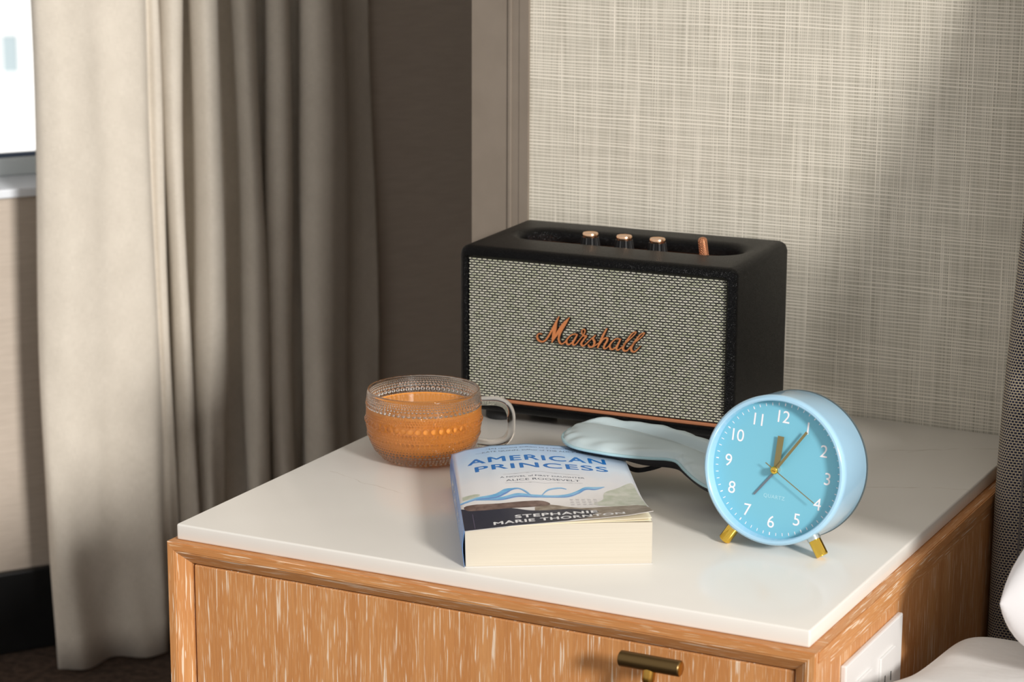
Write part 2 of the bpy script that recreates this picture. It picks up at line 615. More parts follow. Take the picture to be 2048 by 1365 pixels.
# ------------------------------------------------------------------ curtain
pl = [(.046, .098), (.052, .112), (.075, .125), (.105, .122), (.135, .112), (.165, .115), (.188, .113), (.2000, .100), (.2055, .086),
      (.213, .093), (.2215, .090), (.2260, .078), (.2290, .058), (.2330, .036)]


def fold(a, b_, d=.100, lo=.030):
    w_ = b_ - a
    return [(a + .020, lo), (a + .011, .052), (a + .001, .078), (a + .25 * w_, d - .001), (a + .62 * w_, d), (b_ - .003, d - .012), (b_ + .001, .070), (b_ + .005, .050), (b_ + .009, lo)]


pl += fold(.2310, .2595) + fold(.2660, .3035, .106) + [(.320, .020), (.332, .016)] + fold(.3290, .3670) + fold(.3745, .4095, .096) + fold(.4200, .4750, .098)[:6]
pl += [(.490, .070), (.505, .048), (.522, .036), (.540, .030), (.556, .026)]
cp = catmull(pl, 5)
nc = len(cp); zrows = 46
zt = 1.62
vs, uvs = [], []
lens = [0.0]
for a_, b_ in zip(cp, cp[1:]):
    lens.append(lens[-1] + math.hypot(a_[0] - b_[0], a_[1] - b_[1]))
rnd = random.Random(3)
for j in range(zrows + 1):
    f = j / zrows
    for i, (s_, o_) in enumerate(cp):
        u = lens[i] / lens[-1]
        hem = LF + 0.006
        # right half of the first panel hangs a touch lower in front
        z = hem + (zt - hem) * f
        low = math.exp(-((z - LF) / 0.25) ** 2)
        dso = low * (0.012 * math.sin(i * 0.21 + 1.0) + 0.006 * math.sin(i * 0.5 + z * 18))
        gen = 0.004 * math.sin(z * 4.0 + i * 0.05) + 0.0025 * math.sin(z * 9 + i * 0.11)
        pinch = -0.012 * math.exp(-((z + 0.515) / 0.012) ** 2) * math.exp(-((u - 0.22) / 0.13) ** 2)
        p = WM @ Vector((s_ + gen * 0.6, max(o_ + dso + gen + pinch + low * 0.012 * max(0, math.sin(u * 14)), 0.016), z))
        vs.append(p); uvs.append((lens[i], z))
fs = []
for j in range(zrows):
    for i in range(nc - 1):
        a_ = j * nc + i
        fs.append((a_, a_ + 1, a_ + nc + 1, a_ + nc))
cur = empty('curtain', WM @ Vector((0.3, 0.07, LF)))
tag(cur, 'long greige linen curtain hanging in deep folds beside the window', 'curtain')
cm = pydata('fabric', [Vector(v) - cur.location for v in vs], fs, M_curt, cur, sm=180)
uvl = cm.data.uv_layers.new(name='UVMap')
uvarr = []
for lp in cm.data.loops:
    uvarr.extend(uvs[lp.vertex_index])
uvl.data.foreach_set('uv', uvarr)
md = cm.modifiers.new('s', 'SOLIDIFY'); md.thickness = 0.0022; md.offset = -1
# curtain pole above the frame (holds the curtain)
pb = bmesh.new()
tube(pb, [WM @ Vector((-1.2, 0.07, zt + 0.01)) - cur.location, WM @ Vector((0.60, 0.07, zt + 0.01)) - cur.location], 0.014, 16)
for s_ in (-1.1, 0.59):
    tube(pb, [WM @ Vector((s_, 0.07, zt + 0.01)) - cur.location, WM @ Vector((s_, 0.0, zt + 0.01)) - cur.location], 0.007, 10)
obj('pole', pb, M_blackm, cur, 40)

# ------------------------------------------------------------------ nightstand
ns = empty('nightstand', (0.26, 0.27, FL))
tag(ns, 'limed oak nightstand with white stone top and one drawer with bronze pull', 'nightstand')
T = Matrix.Translation(-Vector(ns.location))


def nsp(name, bm, m, parent=None, sm=None):
    bmesh.ops.transform(bm, matrix=T, verts=bm.verts[:])
    return obj(name, bm, m, parent or ns, sm)


X0, X1, Y0, Y1, ZT = -0.0045, 0.5275, -0.0075, 0.5535, -0.0129
ZB = FL + 0.08
nsp('stone_top', bx(0.0, 0.520, 0.0, 0.553, ZT, 0.0, 0.0016, 3), M_stone, sm=40)
# face frame pieces: flat border 7 mm, splayed inward 10 mm and back 8 mm, mitred
fw_, ch, cd = 0.0070, 0.0103, 0.0085
o0 = [(X0, ZT), (X1, ZT), (X1, ZB), (X0, ZB)]
fz = 0.0085


def ringpt(d, y):
    return [(X0 + d * (fw_ / fz if 0 else 1), y, ZT - d), (X1 - d, y, ZT - d), (X1 - d, y, ZB + d), (X0 + d, y, ZB + d)]


rA = ringpt(0.0, Y0); rB = ringpt(fw_, Y0); rC = ringpt(fw_ + ch, Y0 + cd); rD = ringpt(fw_ + ch, Y0 + 0.03); rE = ringpt(0.0, Y0 + 0.03)
for k, (nm, mm) in enumerate((('top_rail', M_woodx), ('side_stile', M_woodz), ('bottom_rail', M_woodx), ('side_stile', M_woodz))):
    j = (k + 1) % 4
    ring = [rA, rB, rC, rD, rE]
    vv = [Vector(r[k]) for r in ring] + [Vector(r[j]) for r in ring]
    ff = [(i, (i + 1) % 5, (i + 1) % 5 + 5, i + 5) for i in range(5)] + [(4, 3, 2, 1, 0), (5, 6, 7, 8, 9)]
    b = bmesh.new()
    bv = [b.verts.new(v) for v in vv]
    for f_ in ff: b.faces.new([bv[i] for i in f_])
    es = [e for e in b.edges if abs(e.verts[0].co.y - Y0) < 1e-5 and abs(e.verts[1].co.y - Y0) < 1e-5 and e.calc_length() > 0.05]
    bmesh.ops.bevel(b, geom=es, offset=0.0008, segments=2, affect='EDGES')
    nsp(nm, b, mm)
yb = Y0 + 0.03
nsp('top_panel', bx(X0, X1, yb, Y1, ZT - 0.018, ZT - 0.0001), M_woody)
nsp('side_panel', bx(X1 - 0.018, X1, yb, Y1, ZB, ZT - 0.018), M_woodz)
nsp('side_panel', bx(X0, X0 + 0.018, yb, Y1, ZB, ZT - 0.018), M_woodz)
nsp('edge_strip', bx(X1, X1 + 0.0012, Y0 + 0.004, Y1, ZT - 0.0085, ZT - 0.0005, 0.0004), M_woody)
nsp('back_panel', bx(X0 + 0.018, X1 - 0.018, Y1 - 0.012, Y1, ZB, ZT - 0.018), M_woodz)
nsp('bottom_panel', bx(X0 + 0.018, X1 - 0.018, yb, Y1 - 0.012, ZB, ZB + 0.018), M_woody)
for lx in (X0 + 0.03, X1 - 0.07):
    for ly in (Y0 + 0.04, Y1 - 0.08):
        nsp('leg', bx(lx, lx + 0.04, ly, ly + 0.04, FL, ZB, 0.002), M_woodz)
dx0, dx1 = X0 + fw_ + ch + 0.0014, X1 - fw_ - ch - 0.0014
dzt, dzb = ZT - fw_ - ch - 0.0014, -0.27
ydr = Y0 + cd + 0.0008
dr = nsp('drawer', bx(dx0, dx1, ydr, yb + 0.38, dzb, dzt, 0.0012), M_woodz)
nsp('door', bx(dx0, dx1, ydr, ydr + 0.02, ZB + fw_ + ch + 0.0014, dzb - 0.003, 0.0012), M_woodz)
# T pull: bronze bar on a brass stem that curves back to the drawer front
b = bmesh.new()
hy = -0.027
MX = Matrix.Translation(Vector((0.3905, hy, -0.0332))) @ Matrix.Rotation(PI / 2, 4, 'Y')
lathe(b, [(0.0, 0.0), (0.0045, 0.0), (0.0056, 0.0008), (0.0057, 0.0015), (0.0057, 0.0455), (0.0052, 0.0462)], 28, MX, cap=False)
bar = nsp('handle', b, M_bronze, sm=35)
bar.parent = dr
b = bmesh.new(); lathe(b, [(0.0052, 0.0462), (0.0046, 0.0466), (0.0, 0.0466)], 28, MX, cap=False)
e = nsp('handle_end', b, M_brass, sm=35); e.parent = dr; e['label'] = 'bright brass end cap'
b = bmesh.new()
hx = 0.4135
tube(b, catmull([(hx, hy, -0.036), (hx - .0005, hy - .002, -0.047), (hx - .001, hy - .001, -0.060), (hx - .001, hy + .010, -0.075), (hx - .001, ydr + 0.001, -0.080)], 6),
     [0.0046] * 6 + [0.0036] * 19, 14, up=Vector((1, 0, 0)))
st = nsp('handle_stem', b, M_brass, sm=40); st.parent = dr; st['label'] = 'bright brass stem'

# outlet plate on the bed side of the nightstand
op = nsp('outlet_plate', bx(X1, X1 + 0.0045, 0.0440, 0.1710, -0.153, -0.0388, 0.0012, 2), M_outlet)
for cy in (0.0815, 0.1335):
    y0, y1 = cy - 0.0165, cy + 0.0165
    z1, z0 = -0.0575, -0.130
    b = bx(X1 + 0.0042, X1 + 0.0064, y0, y1, z0, z1, 0.0008)
    so = nsp('socket', b, M_outlet, op)
    b = bmesh.new()
    for zz in (-0.078, -0.112):
        box(b, X1 + 0.0060, X1 + 0.0066, cy - 0.0075, cy - 0.0060, zz - 0.0035, zz + 0.0045)
        box(b, X1 + 0.0060, X1 + 0.0066, cy + 0.0060, cy + 0.0075, zz - 0.0035, zz + 0.0035)
        box(b, X1 + 0.0060, X1 + 0.0066, cy - 0.0020, cy + 0.0020, zz - 0.0125, zz - 0.0085)
    nsp('socket_slots', b, M_slot, op)
for o_ in list(op.children):
    o_.parent = op

# ------------------------------------------------------------------ headboard, bed, pillows
hb = empty('headboard', (1.35, 0.50, FL))
tag(hb, 'tall navy and beige tweed headboard beside the nightstand', 'headboard')
prof = [(-0.50, 0.402), (-0.12, 0.402), (0.05, 0.410), (0.256, 0.456), (0.42, 0.487), (0.56, 0.505), (0.60, 0.520), (0.605, 0.55)]
prof = catmull(prof, 8)
rr = 0.014
XH0, XH1 = 0.5305, 2.2
cross = []
for k in range(9):
    a = PI / 2 * k / 8
    cross.append((XH0 + rr - rr * math.cos(a), rr - rr * math.sin(a)))      # (x, dy)
vs, fs, uvs = [], [], []
for (z, yf) in prof:
    row = [(XH0, 0.5520, 0)] + [(x, min(yf + dy, 0.5519), 0) for x, dy in cross] + [(1.3, yf, 0), (XH1, yf, 0), (XH1, 0.552, 0)]
    for (x, y, _) in row:
        vs.append((x - 1.35, y - 0.50, z - FL))
        uvs.append((x + (0.05 - y if x < XH0 + 0.001 else (yf - y)), z * 1.02))
nr = len(row)
for j in range(len(prof) - 1):
    for i in range(nr - 1):
        fs.append((j * nr + i, j * nr + i + 1, (j + 1) * nr + i + 1, (j + 1) * nr + i))
fs.append(tuple(range(nr - 1, -1, -1)))
fs.append(tuple((len(prof) - 1) * nr + i for i in range(nr)))
ho = pydata('upholstery', vs, fs, M_tweed, hb, sm=50)
ul = ho.data.uv_layers.new(name='UVMap'); arr = []
for lp in ho.data.loops: arr.extend(uvs[lp.vertex_index])
ul.data.foreach_set('uv', arr)
# piped seam a little in from the edge
pb = bmesh.new()
tube(pb, [(0.556 - 1.35, yf - 0.50 - 0.0008, z - FL) for z, yf in prof if yf < 0.51], 0.0009, 8, up=Vector((1, 0, 0)))
obj('seam_piping', pb, mat('seam_thread', (118, 112, 110), 0.9), hb, 40)

bd = empty('bed', (1.35, -0.6, FL))
tag(bd, 'low bed base and mattress under white bedding beside the nightstand', 'bed')
b = bx(0.58 - 1.35, 0.77, -1.0, 0.980, 0.08, 0.18, 0.01)
obj('bed_base', b, M_alcove, bd)
b = bx(0.575 - 1.35, 0.77, -1.0, 0.980, 0.181, 0.320, 0.03, 4)
obj('mattress', b, M_duvet, bd, 40)
for lx in (-0.72, 0.70):
    for ly in (-0.92, 0.9):
        obj('leg', bx(lx, lx + 0.06, ly, ly + 0.06, 0, 0.08), M_base, bd)


def puffy(x0, x1, y0, y1, zc, h, e=3.0, nx=60, ny=40, seed=1, wr=0.004, pull=0.05):
    """closed cushion shape; superellipse plan, soft edge"""
    rn = random.Random(seed)
    ph = [rn.uniform(0, 6.28) for _ in range(8)]
    bm = bmesh.new()
    cx, cy, ax, ay = (x0 + x1) / 2, (y0 + y1) / 2, (x1 - x0) / 2, (y1 - y0) / 2
    grid = {}
    for side in (1, -1):
        for i in range(nx + 1):
            for j in range(ny + 1):
                u = -math.cos(PI * i / nx); v = -math.cos(PI * j / ny)
                edge = i in (0, nx) or j in (0, ny)
                if side == -1 and edge:
                    grid[(-1, i, j)] = grid[(1, i, j)]; continue
                t = max(0.0, (1 - abs(u) ** e)) ** 0.5 * max(0.0, (1 - abs(v) ** e)) ** 0.5
                # pull corners in slightly
                px = cx + ax * u * (1 - pull * v * v); py = cy + ay * v * (1 - pull * u * u)
                wz = wr * (math.sin(px * 21 + ph[0] + 3 * math.sin(py * 9 + ph[1])) + 0.6 * math.sin(py * 33 + ph[2] + px * 12)) * t
                grid[(side, i, j)] = bm.verts.new((px, py, zc + side * h * t + wz))
    for side in (1, -1):
        for i in range(nx):
            for j in range(ny):
                q = [grid[(side, i, j)], grid[(side, i + 1, j)], grid[(side, i + 1, j + 1)], grid[(side, i, j + 1)]]
                bm.faces.new(q if side == 1 else q[::-1])
    return bm


dv = empty('duvet', (1.3, -0.6, -0.16))
tag(dv, 'puffy white duvet spread over the bed in front of the pillows', 'duvet')
b = puffy(0.5360, 2.1, -1.35, 0.258, -0.1175, 0.058, 60, 200, 150, 4, 0.003, pull=0.018)
for v in b.verts:
    if v.co.z > -0.1175: v.co.z += 0.030 / (1 + math.exp((v.co.y - 0.080) / 0.030)) * min(1, (v.co.z + 0.1175) / 0.04)
bmesh.ops.transform(b, matrix=Matrix.Translation(-Vector(dv.location)), verts=b.verts[:])
obj('cover', b, M_duvet, dv, 180)
b = puffy(0.6150, 1.20, 0.105, 0.370, 0.002, 0.047, 16, 60, 44, 9, 0.002, pull=0.02)
p1 = obj('pillow', b, M_pillow, None, 180)
tag(p1, 'lower of two white pillows lying flat on the duvet beside the nightstand', 'pillow')
b = puffy(0.628, 1.20, 0.110, 0.360, 0.0985, 0.041, 10, 60, 44, 15, 0.002)
p3 = obj('pillow', b, M_pillow, None, 180)
tag(p3, 'white pillow stacked on top of the flat pillow beside the nightstand', 'pillow')
b = puffy(0.628, 1.20, -0.19, 0.19, 0.0, 0.045, 6, 60, 44, 12, 0.003)
bmesh.ops.transform(b, matrix=Matrix.Translation(Vector((0, 0.377, 0.328))) @ Matrix.Rotation(R(67), 4, 'X'), verts=b.verts[:])  # unseen pillow, added and tilted to throw the slanted shadow on the wallpaper
p2 = obj('pillow', b, M_pillow, None, 180)
tag(p2, 'unseen white pillow added against the tweed headboard to shade the wallpaper', 'pillow')

# ------------------------------------------------------------------ loudspeaker
SP = empty('speaker', (0.04682672, 0.37424072, 0), 0.04969706)
tag(SP, 'black leather look speaker with woven grille and copper script standing against the wall', 'speaker')
W_, D_, H0, H1 = 0.260, 0.150, 0.0105, 0.1607
cab = obj('cabinet', bx(0, W_, 0, D_, H0, H1, 0.0085, 6), M_leather)


def rrect(x0, x1, z0, z1, r, n=6):
    pts = []
    for (cx, cz, a0) in ((x1 - r, z1 - r, 0), (x0 + r, z1 - r, PI / 2), (x0 + r, z0 + r, PI), (x1 - r, z0 + r, 1.5 * PI)):
        for k in range(n + 1):
            a = a0 + PI / 2 * k / n
            pts.append((cx + r * math.cos(a), cz + r * math.sin(a)))
    return pts


def loft(rings, m=None, name='cut', parent=None, sm=None):
    bm = bmesh.new()
    vr = [[bm.verts.new(p) for p in r] for r in rings]
    n = len(vr[0])
    for a, b2 in zip(vr, vr[1:]):
        for k in range(n):
            bm.faces.new((a[k], a[(k + 1) % n], b2[(k + 1) % n], b2[k]))
    bm.faces.new(vr[0]); bm.faces.new(vr[-1])
    return obj(name, bm, m, parent, sm)


def capsule(cx0, cx1, cy, r, z, n=16):
    pts = []
    for k in range(n + 1):
        a = -PI / 2 + PI * k / n
        pts.append((cx1 + r * math.cos(a), cy + r * math.sin(a), z))
    for k in range(n + 1):
        a = PI / 2 + PI * k / n
        pts.append((cx0 + r * math.cos(a), cy + r * math.sin(a), z))
    return pts


# front opening: rounded rectangular recess 5 mm deep with a rolled lip
GX0, GX1, GZ0, GZ1 = 0.0088, 0.2512, 0.0200, 0.1505
rings = []
for d, y in ((0.0035, -0.002), (0.0022, 0.0004), (0.0009, 0.0016), (0.0, 0.0034), (0.0, 0.0062)):
    rings.append([(x, y, z) for x, z in rrect(GX0 - d, GX1 + d, GZ0 - d, GZ1 + d, 0.0025 + d)])
boolean(cab, loft(rings))
# top recess
RC0, RC1, RCY, RR, RDEP = 0.0505, 0.2125, 0.0835, 0.0235, 0.0125
rings = []
for dz, dr_ in ((0.003, 0.0115), (0.0, 0.0105), (-0.0006, 0.0070), (-0.0016, 0.0042), (-0.0034, 0.0015), (-0.0060, 0.0), (-RDEP, 0.0)):
    rings.append(capsule(RC0, RC1, RCY, RR + dr_, H1 + dz))
boolean(cab, loft(rings))
smooth(cab.data, 38)
cab.parent = SP

# control plate, knobs, lever
loft([capsule(RC0, RC1, RCY, RR - 0.0003, H1 - RDEP - 0.0001), capsule(RC0, RC1, RCY, RR - 0.0003, H1 - RDEP + 0.0016)], M_copper, 'control_plate', SP)
KX = (0.0945, 0.1272, 0.1590)
for kx in KX:
    b = bmesh.new()
    n = 64
    z0 = H1 - RDEP + 0.0016
    rings = []
    for (r, z) in ((0.0094, z0), (0.0092, z0 + 0.004), (0.0078, z0 + 0.0125)):
        rings.append([b.verts.new((kx + (r - (0.0007 if k % 4 == 0 else 0)) * math.cos(2 * PI * k / n),
                                   0.0800 + (r - (0.0007 if k % 4 == 0 else 0)) * math.sin(2 * PI * k / n), z)) for k in range(n)])
    for a, c in zip(rings, rings[1:]):
        for k in range(n): b.faces.new((a[k], a[(k + 1) % n], c[(k + 1) % n], c[k]))
    b.faces.new(rings[-1])
    kn = obj('knob', b, M_black, SP)
    b = bmesh.new()
    zc = z0 + 0.0123
    lathe(b, [(0.0, zc), (0.0070, zc), (0.0071, zc + 0.0002), (0.0071, zc + 0.0032), (0.0066, zc + 0.0040), (0.0062, zc + 0.0038), (0.0, zc + 0.0038)],
          40, Matrix.Translation(Vector((kx, 0.0800, 0))), cap=False)
    kc = obj('knob_cap', b, M_rose, kn, 35); kc['label'] = 'rose gold cap'
b = bmesh.new()
lathe(b, [(0.0041, 0), (0.0041, 0.0190), (0.0037, 0.0206), (0.0024, 0.0218), (0.0008, 0.0223)], 24,
      Matrix.Translation(Vector((0.2055, 0.0760, H1 - RDEP + 0.001))) @ Matrix.Rotation(R(-8), 4, 'Y') @ Matrix.Rotation(R(0), 4, 'X'))
lv = obj('power_lever', b, None, SP, 40)
mk = mat('knurled_copper', (216, 150, 112), 0.3, 1.0)
t = NT(mk)
v1 = t.add('ShaderNodeTexWave', wave_type='BANDS', bands_direction='DIAGONAL'); v1.inputs['Scale'].default_value = 330
t.link(t.coord('Object', (1, 1, 1)), v1.inputs['Vector'])
v2 = t.add('ShaderNodeTexWave', wave_type='BANDS', bands_direction='DIAGONAL'); v2.inputs['Scale'].default_value = 330
t.link(t.coord('Object', (-1, -1, 1)), v2.inputs['Vector'])
t.bump(t.math('MULTIPLY', v1.outputs['Fac'], v2.outputs['Fac']), 0.8, 0.0008)
lv.data.materials.append(mk)

# grille: dark backing, warp threads, pale dashes
gy = 0.0050
gr = obj('grille', bx(GX0 + .0003, GX1 - .0003, gy, 0.0061, 0.0238, GZ1 - .0003), M_recess, SP)
gx0, gx1, gz0, gz1 = GX0 + .0003, GX1 - .0003, 0.0240, GZ1 - .0003
pit_x, pit_z = 0.00505, 0.00232
nrow = int((gz1 - gz0) / pit_z)
pit_z = (gz1 - gz0) / nrow
rnd = random.Random(7)


def chunk(vs, fs, x0, x1, z0, z1, yb, yt, cx=0.0004, cz=0.00025):
    i = len(vs)
    vs += [(x0, yb, z0), (x1, yb, z0), (x1, yb, z1), (x0, yb, z1),
           (x0 + cx, yt, z0 + cz), (x1 - cx, yt, z0 + cz), (x1 - cx, yt, z1 - cz), (x0 + cx, yt, z1 - cz)]
    fs += [(i + 4, i + 5, i + 6, i + 7), (i, i + 1, i + 5, i + 4), (i + 1, i + 2, i + 6, i + 5), (i + 2, i + 3, i + 7, i + 6), (i + 3, i, i + 4, i + 7)]


def tones(me, per, lo=0.0, hi=1.0):
    at = me.attributes.new('tone', 'FLOAT', 'FACE')
    n = len(me.polygons); vals = []
    for i in range(0, n, per):
        vals += [rnd.uniform(lo, hi)] * per
    at.data.foreach_set('value', vals[:n])


vs, fs = [], []
vs2, fs2 = [], []
for r_ in range(nrow):
    zc = gz0 + (r_ + 0.5) * pit_z
    off = 0.0 if r_ % 2 else pit_x / 2
    k = -1
    while True:
        xc = gx0 + off + k * pit_x
        k += 1
        if xc > gx1 + pit_x: break
        x0, x1 = max(xc - pit_x * .365, gx0), min(xc + pit_x * .365, gx1)
        if x1 - x0 > 0.0007:
            jz = rnd.uniform(-.0001, .0001)
            chunk(vs, fs, x0, x1, zc - pit_z * .245 + jz, zc + pit_z * .245 + jz, gy, gy - 0.0008)
        # warp thread seen in the gap to the right of this dash
        xg = xc + pit_x / 2
        if gx0 + 0.0005 < xg < gx1 - 0.0005:
            chunk(vs2, fs2, xg - pit_x * .105, xg + pit_x * .105, max(zc - pit_z * .98, gz0), min(zc + pit_z * .98, gz1), gy, gy - 0.0005, 0.00012, 0.0004)
dsh = pydata('weave_dashes', vs, fs, M_dash, SP); dsh['kind'] = 'stuff'; tones(dsh.data, 5)
wrp = pydata('weave_threads', vs2, fs2, M_warp, SP); wrp['kind'] = 'stuff'; tones(wrp.data, 5)
obj('copper_strip', bx(GX0 + .0003, GX1 - .0003, 0.0032, 0.0061, 0.0203, 0.0232, 0.0005), M_copperp, SP)
obj('bottom_lip', bx(GX0, GX1, 0.0010, 0.006, 0.0165, 0.0203, 0.0006), M_leather, SP)
for fx, fy in ((0.030, 0.028), (W_ - 0.030, 0.028), (0.030, D_ - 0.028), (W_ - 0.030, D_ - 0.028)):
    b = bmesh.new()
    lathe(b, [(0.0, 0.0), (0.0125, 0.0), (0.0135, 0.001), (0.0135, 0.0108), (0.0, 0.0108)], 32, Matrix.Translation(Vector((fx, fy, 0))), cap=False)
    obj('foot', b, M_blackm, SP, 40)

LOGO = [
[(81.79, 87.35, 0.51), (78.84, 87.49, 0.89), (77.01, 85.14, 1.14), (78.09, 81.84, 1.4), (81.84, 80.48, 1.27), (85.44, 82.57, 1.4), (88.68, 87.22, 1.53), (92.55, 94.38, 1.78), (95.43, 100.2, 1.4), (97.68, 104.72, 0.51)],
[(97.81, 104.43, 0.38), (95.44, 98.97, 1.27), (93.87, 92.66, 2.8), (92.61, 86.37, 2.54), (91.22, 80.55, 0.51)],
[(91.22, 80.55, 0.51), (93.93, 85.57, 1.65), (97.8, 91.5, 2.8), (102.29, 98.4, 2.42), (107.56, 104.74, 0.51)],
[(107.56, 104.55, 0.38), (104.24, 98.9, 1.27), (100.39, 92.68, 1.78), (97.97, 86.9, 1.65), (98.01, 82.58, 1.4), (100.18, 80.33, 1.14), (103.1, 81.73, 1.02), (105.68, 84.88, 0.76)],
[(115.37, 90.14, 0.76), (112.77, 90.5, 0.89), (109.21, 88.93, 1.02), (105.68, 84.88, 1.27), (105.19, 81.75, 1.4), (107.35, 80.55, 1.14), (110.26, 82.44, 1.02), (113.14, 86.54, 1.02), (115.23, 90.44, 0.89)],
[(115.24, 90.13, 1.14), (113.14, 85.93, 1.4), (111.04, 81.72, 1.4), (112.87, 80.67, 1.14), (115.44, 83.08, 0.89), (118.64, 87.39, 0.76)],
[(118.64, 87.39, 0.76), (121.51, 91.05, 0.89), (122.57, 94.22, 0.89), (121.45, 95.65, 0.76), (119.85, 94.57, 0.76), (119.56, 92.09, 0.89), (121.2, 89.79, 1.02), (123.91, 89.75, 1.27), (121.88, 86.79, 1.4), (119.21, 82.84, 1.53), (120.33, 80.61, 1.27), (122.91, 81.98, 1.02), (127.7, 86.75, 0.89), (132.47, 91.39, 0.76)],
[(132.47, 91.39, 0.76), (130.26, 88.23, 1.4), (131.72, 85.01, 1.65), (130.35, 81.19, 1.4), (127.13, 80.43, 1.27), (125.68, 82.26, 0.76)],
[(129.71, 80.69, 1.02), (132.27, 81.99, 0.89), (135.46, 84.76, 0.76)],
[(143.11, 98.36, 1.02), (139.86, 92.24, 1.65), (137.05, 86.15, 1.65), (134.55, 80.07, 1.14)],
[(136.75, 83.97, 0.89), (139.91, 88.57, 1.14), (143.23, 90.0, 1.27), (143.64, 87.72, 1.53), (141.07, 83.18, 1.53), (140.53, 80.55, 1.27), (142.59, 80.51, 0.89), (145.75, 83.65, 0.76)],
[(155.9, 89.85, 0.89), (153.34, 90.39, 0.89), (150.16, 88.98, 1.02), (146.51, 84.64, 1.27), (146.3, 81.38, 1.27), (148.36, 80.24, 1.14), (151.54, 82.39, 1.02), (154.04, 86.31, 1.02), (156.21, 90.19, 0.89)],
[(155.9, 89.85, 1.14), (153.55, 84.73, 1.4), (152.32, 81.12, 1.4), (154.13, 80.33, 1.02), (157.59, 83.3, 0.76)],
[(157.28, 82.97, 0.76), (162.29, 88.65, 0.89), (167.3, 93.72, 0.89), (170.16, 97.16, 0.89), (169.14, 97.85, 0.76), (166.0, 95.41, 1.02), (161.65, 88.89, 1.4), (158.36, 83.08, 1.65), (159.37, 80.24, 1.4), (162.42, 80.74, 1.02), (165.54, 84.41, 0.89)],
[(165.54, 84.41, 0.76), (169.92, 89.11, 0.89), (174.92, 93.55, 0.89), (177.77, 97.05, 0.89), (176.87, 97.81, 0.76), (173.62, 95.25, 1.02), (169.28, 89.04, 1.4), (166.01, 83.23, 1.65), (167.01, 80.41, 1.4), (169.43, 80.35, 1.14), (172.56, 83.28, 0.89), (174.55, 85.61, 0.38)],
]


def stroke(bm, pts, yf, yb, grow=0.0, dx=0.0, dz=0.0, n=5):
    P = catmull(pts, n)
    L, Rr = [], []
    for i, (x, z, wd_) in enumerate(P):
        a, c = P[max(i - 1, 0)], P[min(i + 1, len(P) - 1)]
        tx, tz = c[0] - a[0], c[1] - a[1]
        l = math.hypot(tx, tz) or 1
        nx, nz = -tz / l, tx / l
        h = wd_ / 2 + grow
        L.append(((x + nx * h) / 1000 + dx, (z + nz * h) / 1000 + dz)); Rr.append(((x - nx * h) / 1000 + dx, (z - nz * h) / 1000 + dz))
    vf = [(bm.verts.new((l[0], yf, l[1])), bm.verts.new((r[0], yf, r[1])), bm.verts.new((r[0], yb, r[1])), bm.verts.new((l[0], yb, l[1]))) for l, r in zip(L, Rr)]
    for a, c in zip(vf, vf[1:]):
        for k in range(4):
            bm.faces.new((a[k], a[(k + 1) % 4], c[(k + 1) % 4], c[k]))
    bm.faces.new(vf[0]); bm.faces.new(vf[-1])


b = bmesh.new(); b2 = bmesh.new()
for i, s_ in enumerate(LOGO):
    stroke(b, s_, 0.0008 - i * 0.000004, 0.0024)
    stroke(b2, s_, 0.0022 + i * 0.000004, gy - 0.0002, grow=0.45, dx=0.0003, dz=-0.0002)
lg = obj('script_lettering', b, mat('copper_lettering', (226, 148, 96), 0.3, 0.6), SP)
lb = obj('lettering_backing', b2, M_black, lg)

# ------------------------------------------------------------------ glass mug with coffee
MG = empty('mug', (0.0813, 0.2494, 0))
tag(MG, 'beaded clear glass mug of milky coffee standing left of the speaker', 'mug')
outer = [(0.0, 0.0012), (0.024, 0.0012), (0.0275, 0.0004), (0.0310, 0.0010), (0.0352, 0.0038), (0.0400, 0.0088), (0.0440, 0.0150), (0.0468, 0.0225), (0.0480, 0.0300), (0.0483, 0.0380),
         (0.0482, 0.0450), (0.0478, 0.0520), (0.0476, 0.0580), (0.0475, 0.0610)]
orr = catmull(outer, 12)
# re-sample by arc length
oa = np.array(orr); seg = np.hypot(*np.diff(oa, axis=0).T); cl = np.concatenate([[0], np.cumsum(seg)])
NV = 300
tt = np.linspace(0, cl[-1], NV)
pr = np.interp(tt, cl, oa[:, 0]); pz = np.interp(tt, cl, oa[:, 1])
tr = np.gradient(pr, tt); tz = np.gradient(pz, tt)
nrm_r, nrm_z = tz, -tr
NA = 1080
ang_ = np.linspace(0, 2 * PI, NA, endpoint=False)
disp = np.zeros((NV, NA))
rows = [(.0592, .00065, 150), (.0575, .0007, 140), (.0556, .0009, 112), (.0532, .0011, 92), (.0499, .0017, 66), (.0468, .0009, 120), (.0447, .0008, 130), (.0427, .0008, 130), (.0406, .0009, 120),
        (.0362, .0024, 46), (.0318, .0012, 92), (.0296, .0008, 120), (.0270, .0008, 120), (.0240, .0015, 72), (.0212, .0008, 118), (.0190, .0009, 108), (.0165, .0009, 100), (.0140, .0010, 88), (.0112, .0013, 66), (.0082, .0009, 84), (.0062, .0008, 80), (.0040, .0011, 52)]
for ri, (z, br_, cnt) in enumerate(rows):
    # arc position of this height on the outer side
    i0 = np.argmin(np.abs(pz[60:] - z)) + 60
    s0, r0 = tt[i0], pr[i0]
    lat = (tt - s0)[:, None]
    step = 2 * PI / cnt
    da = ((ang_ + (step / 2 if ri % 2 else 0) + step / 2) % step - step / 2)[None, :] * r0
    d2 = lat ** 2 + da ** 2
    rad = min(br_, r0 * step / 2 * 0.98)
    bump_ = np.where(d2 < rad * rad, np.sqrt(np.clip(1 - d2 / (rad * rad), 0, 1)) * rad * 0.85, 0)
    disp = np.maximum(disp, bump_)
ro = pr[:, None] + disp * nrm_r[:, None]
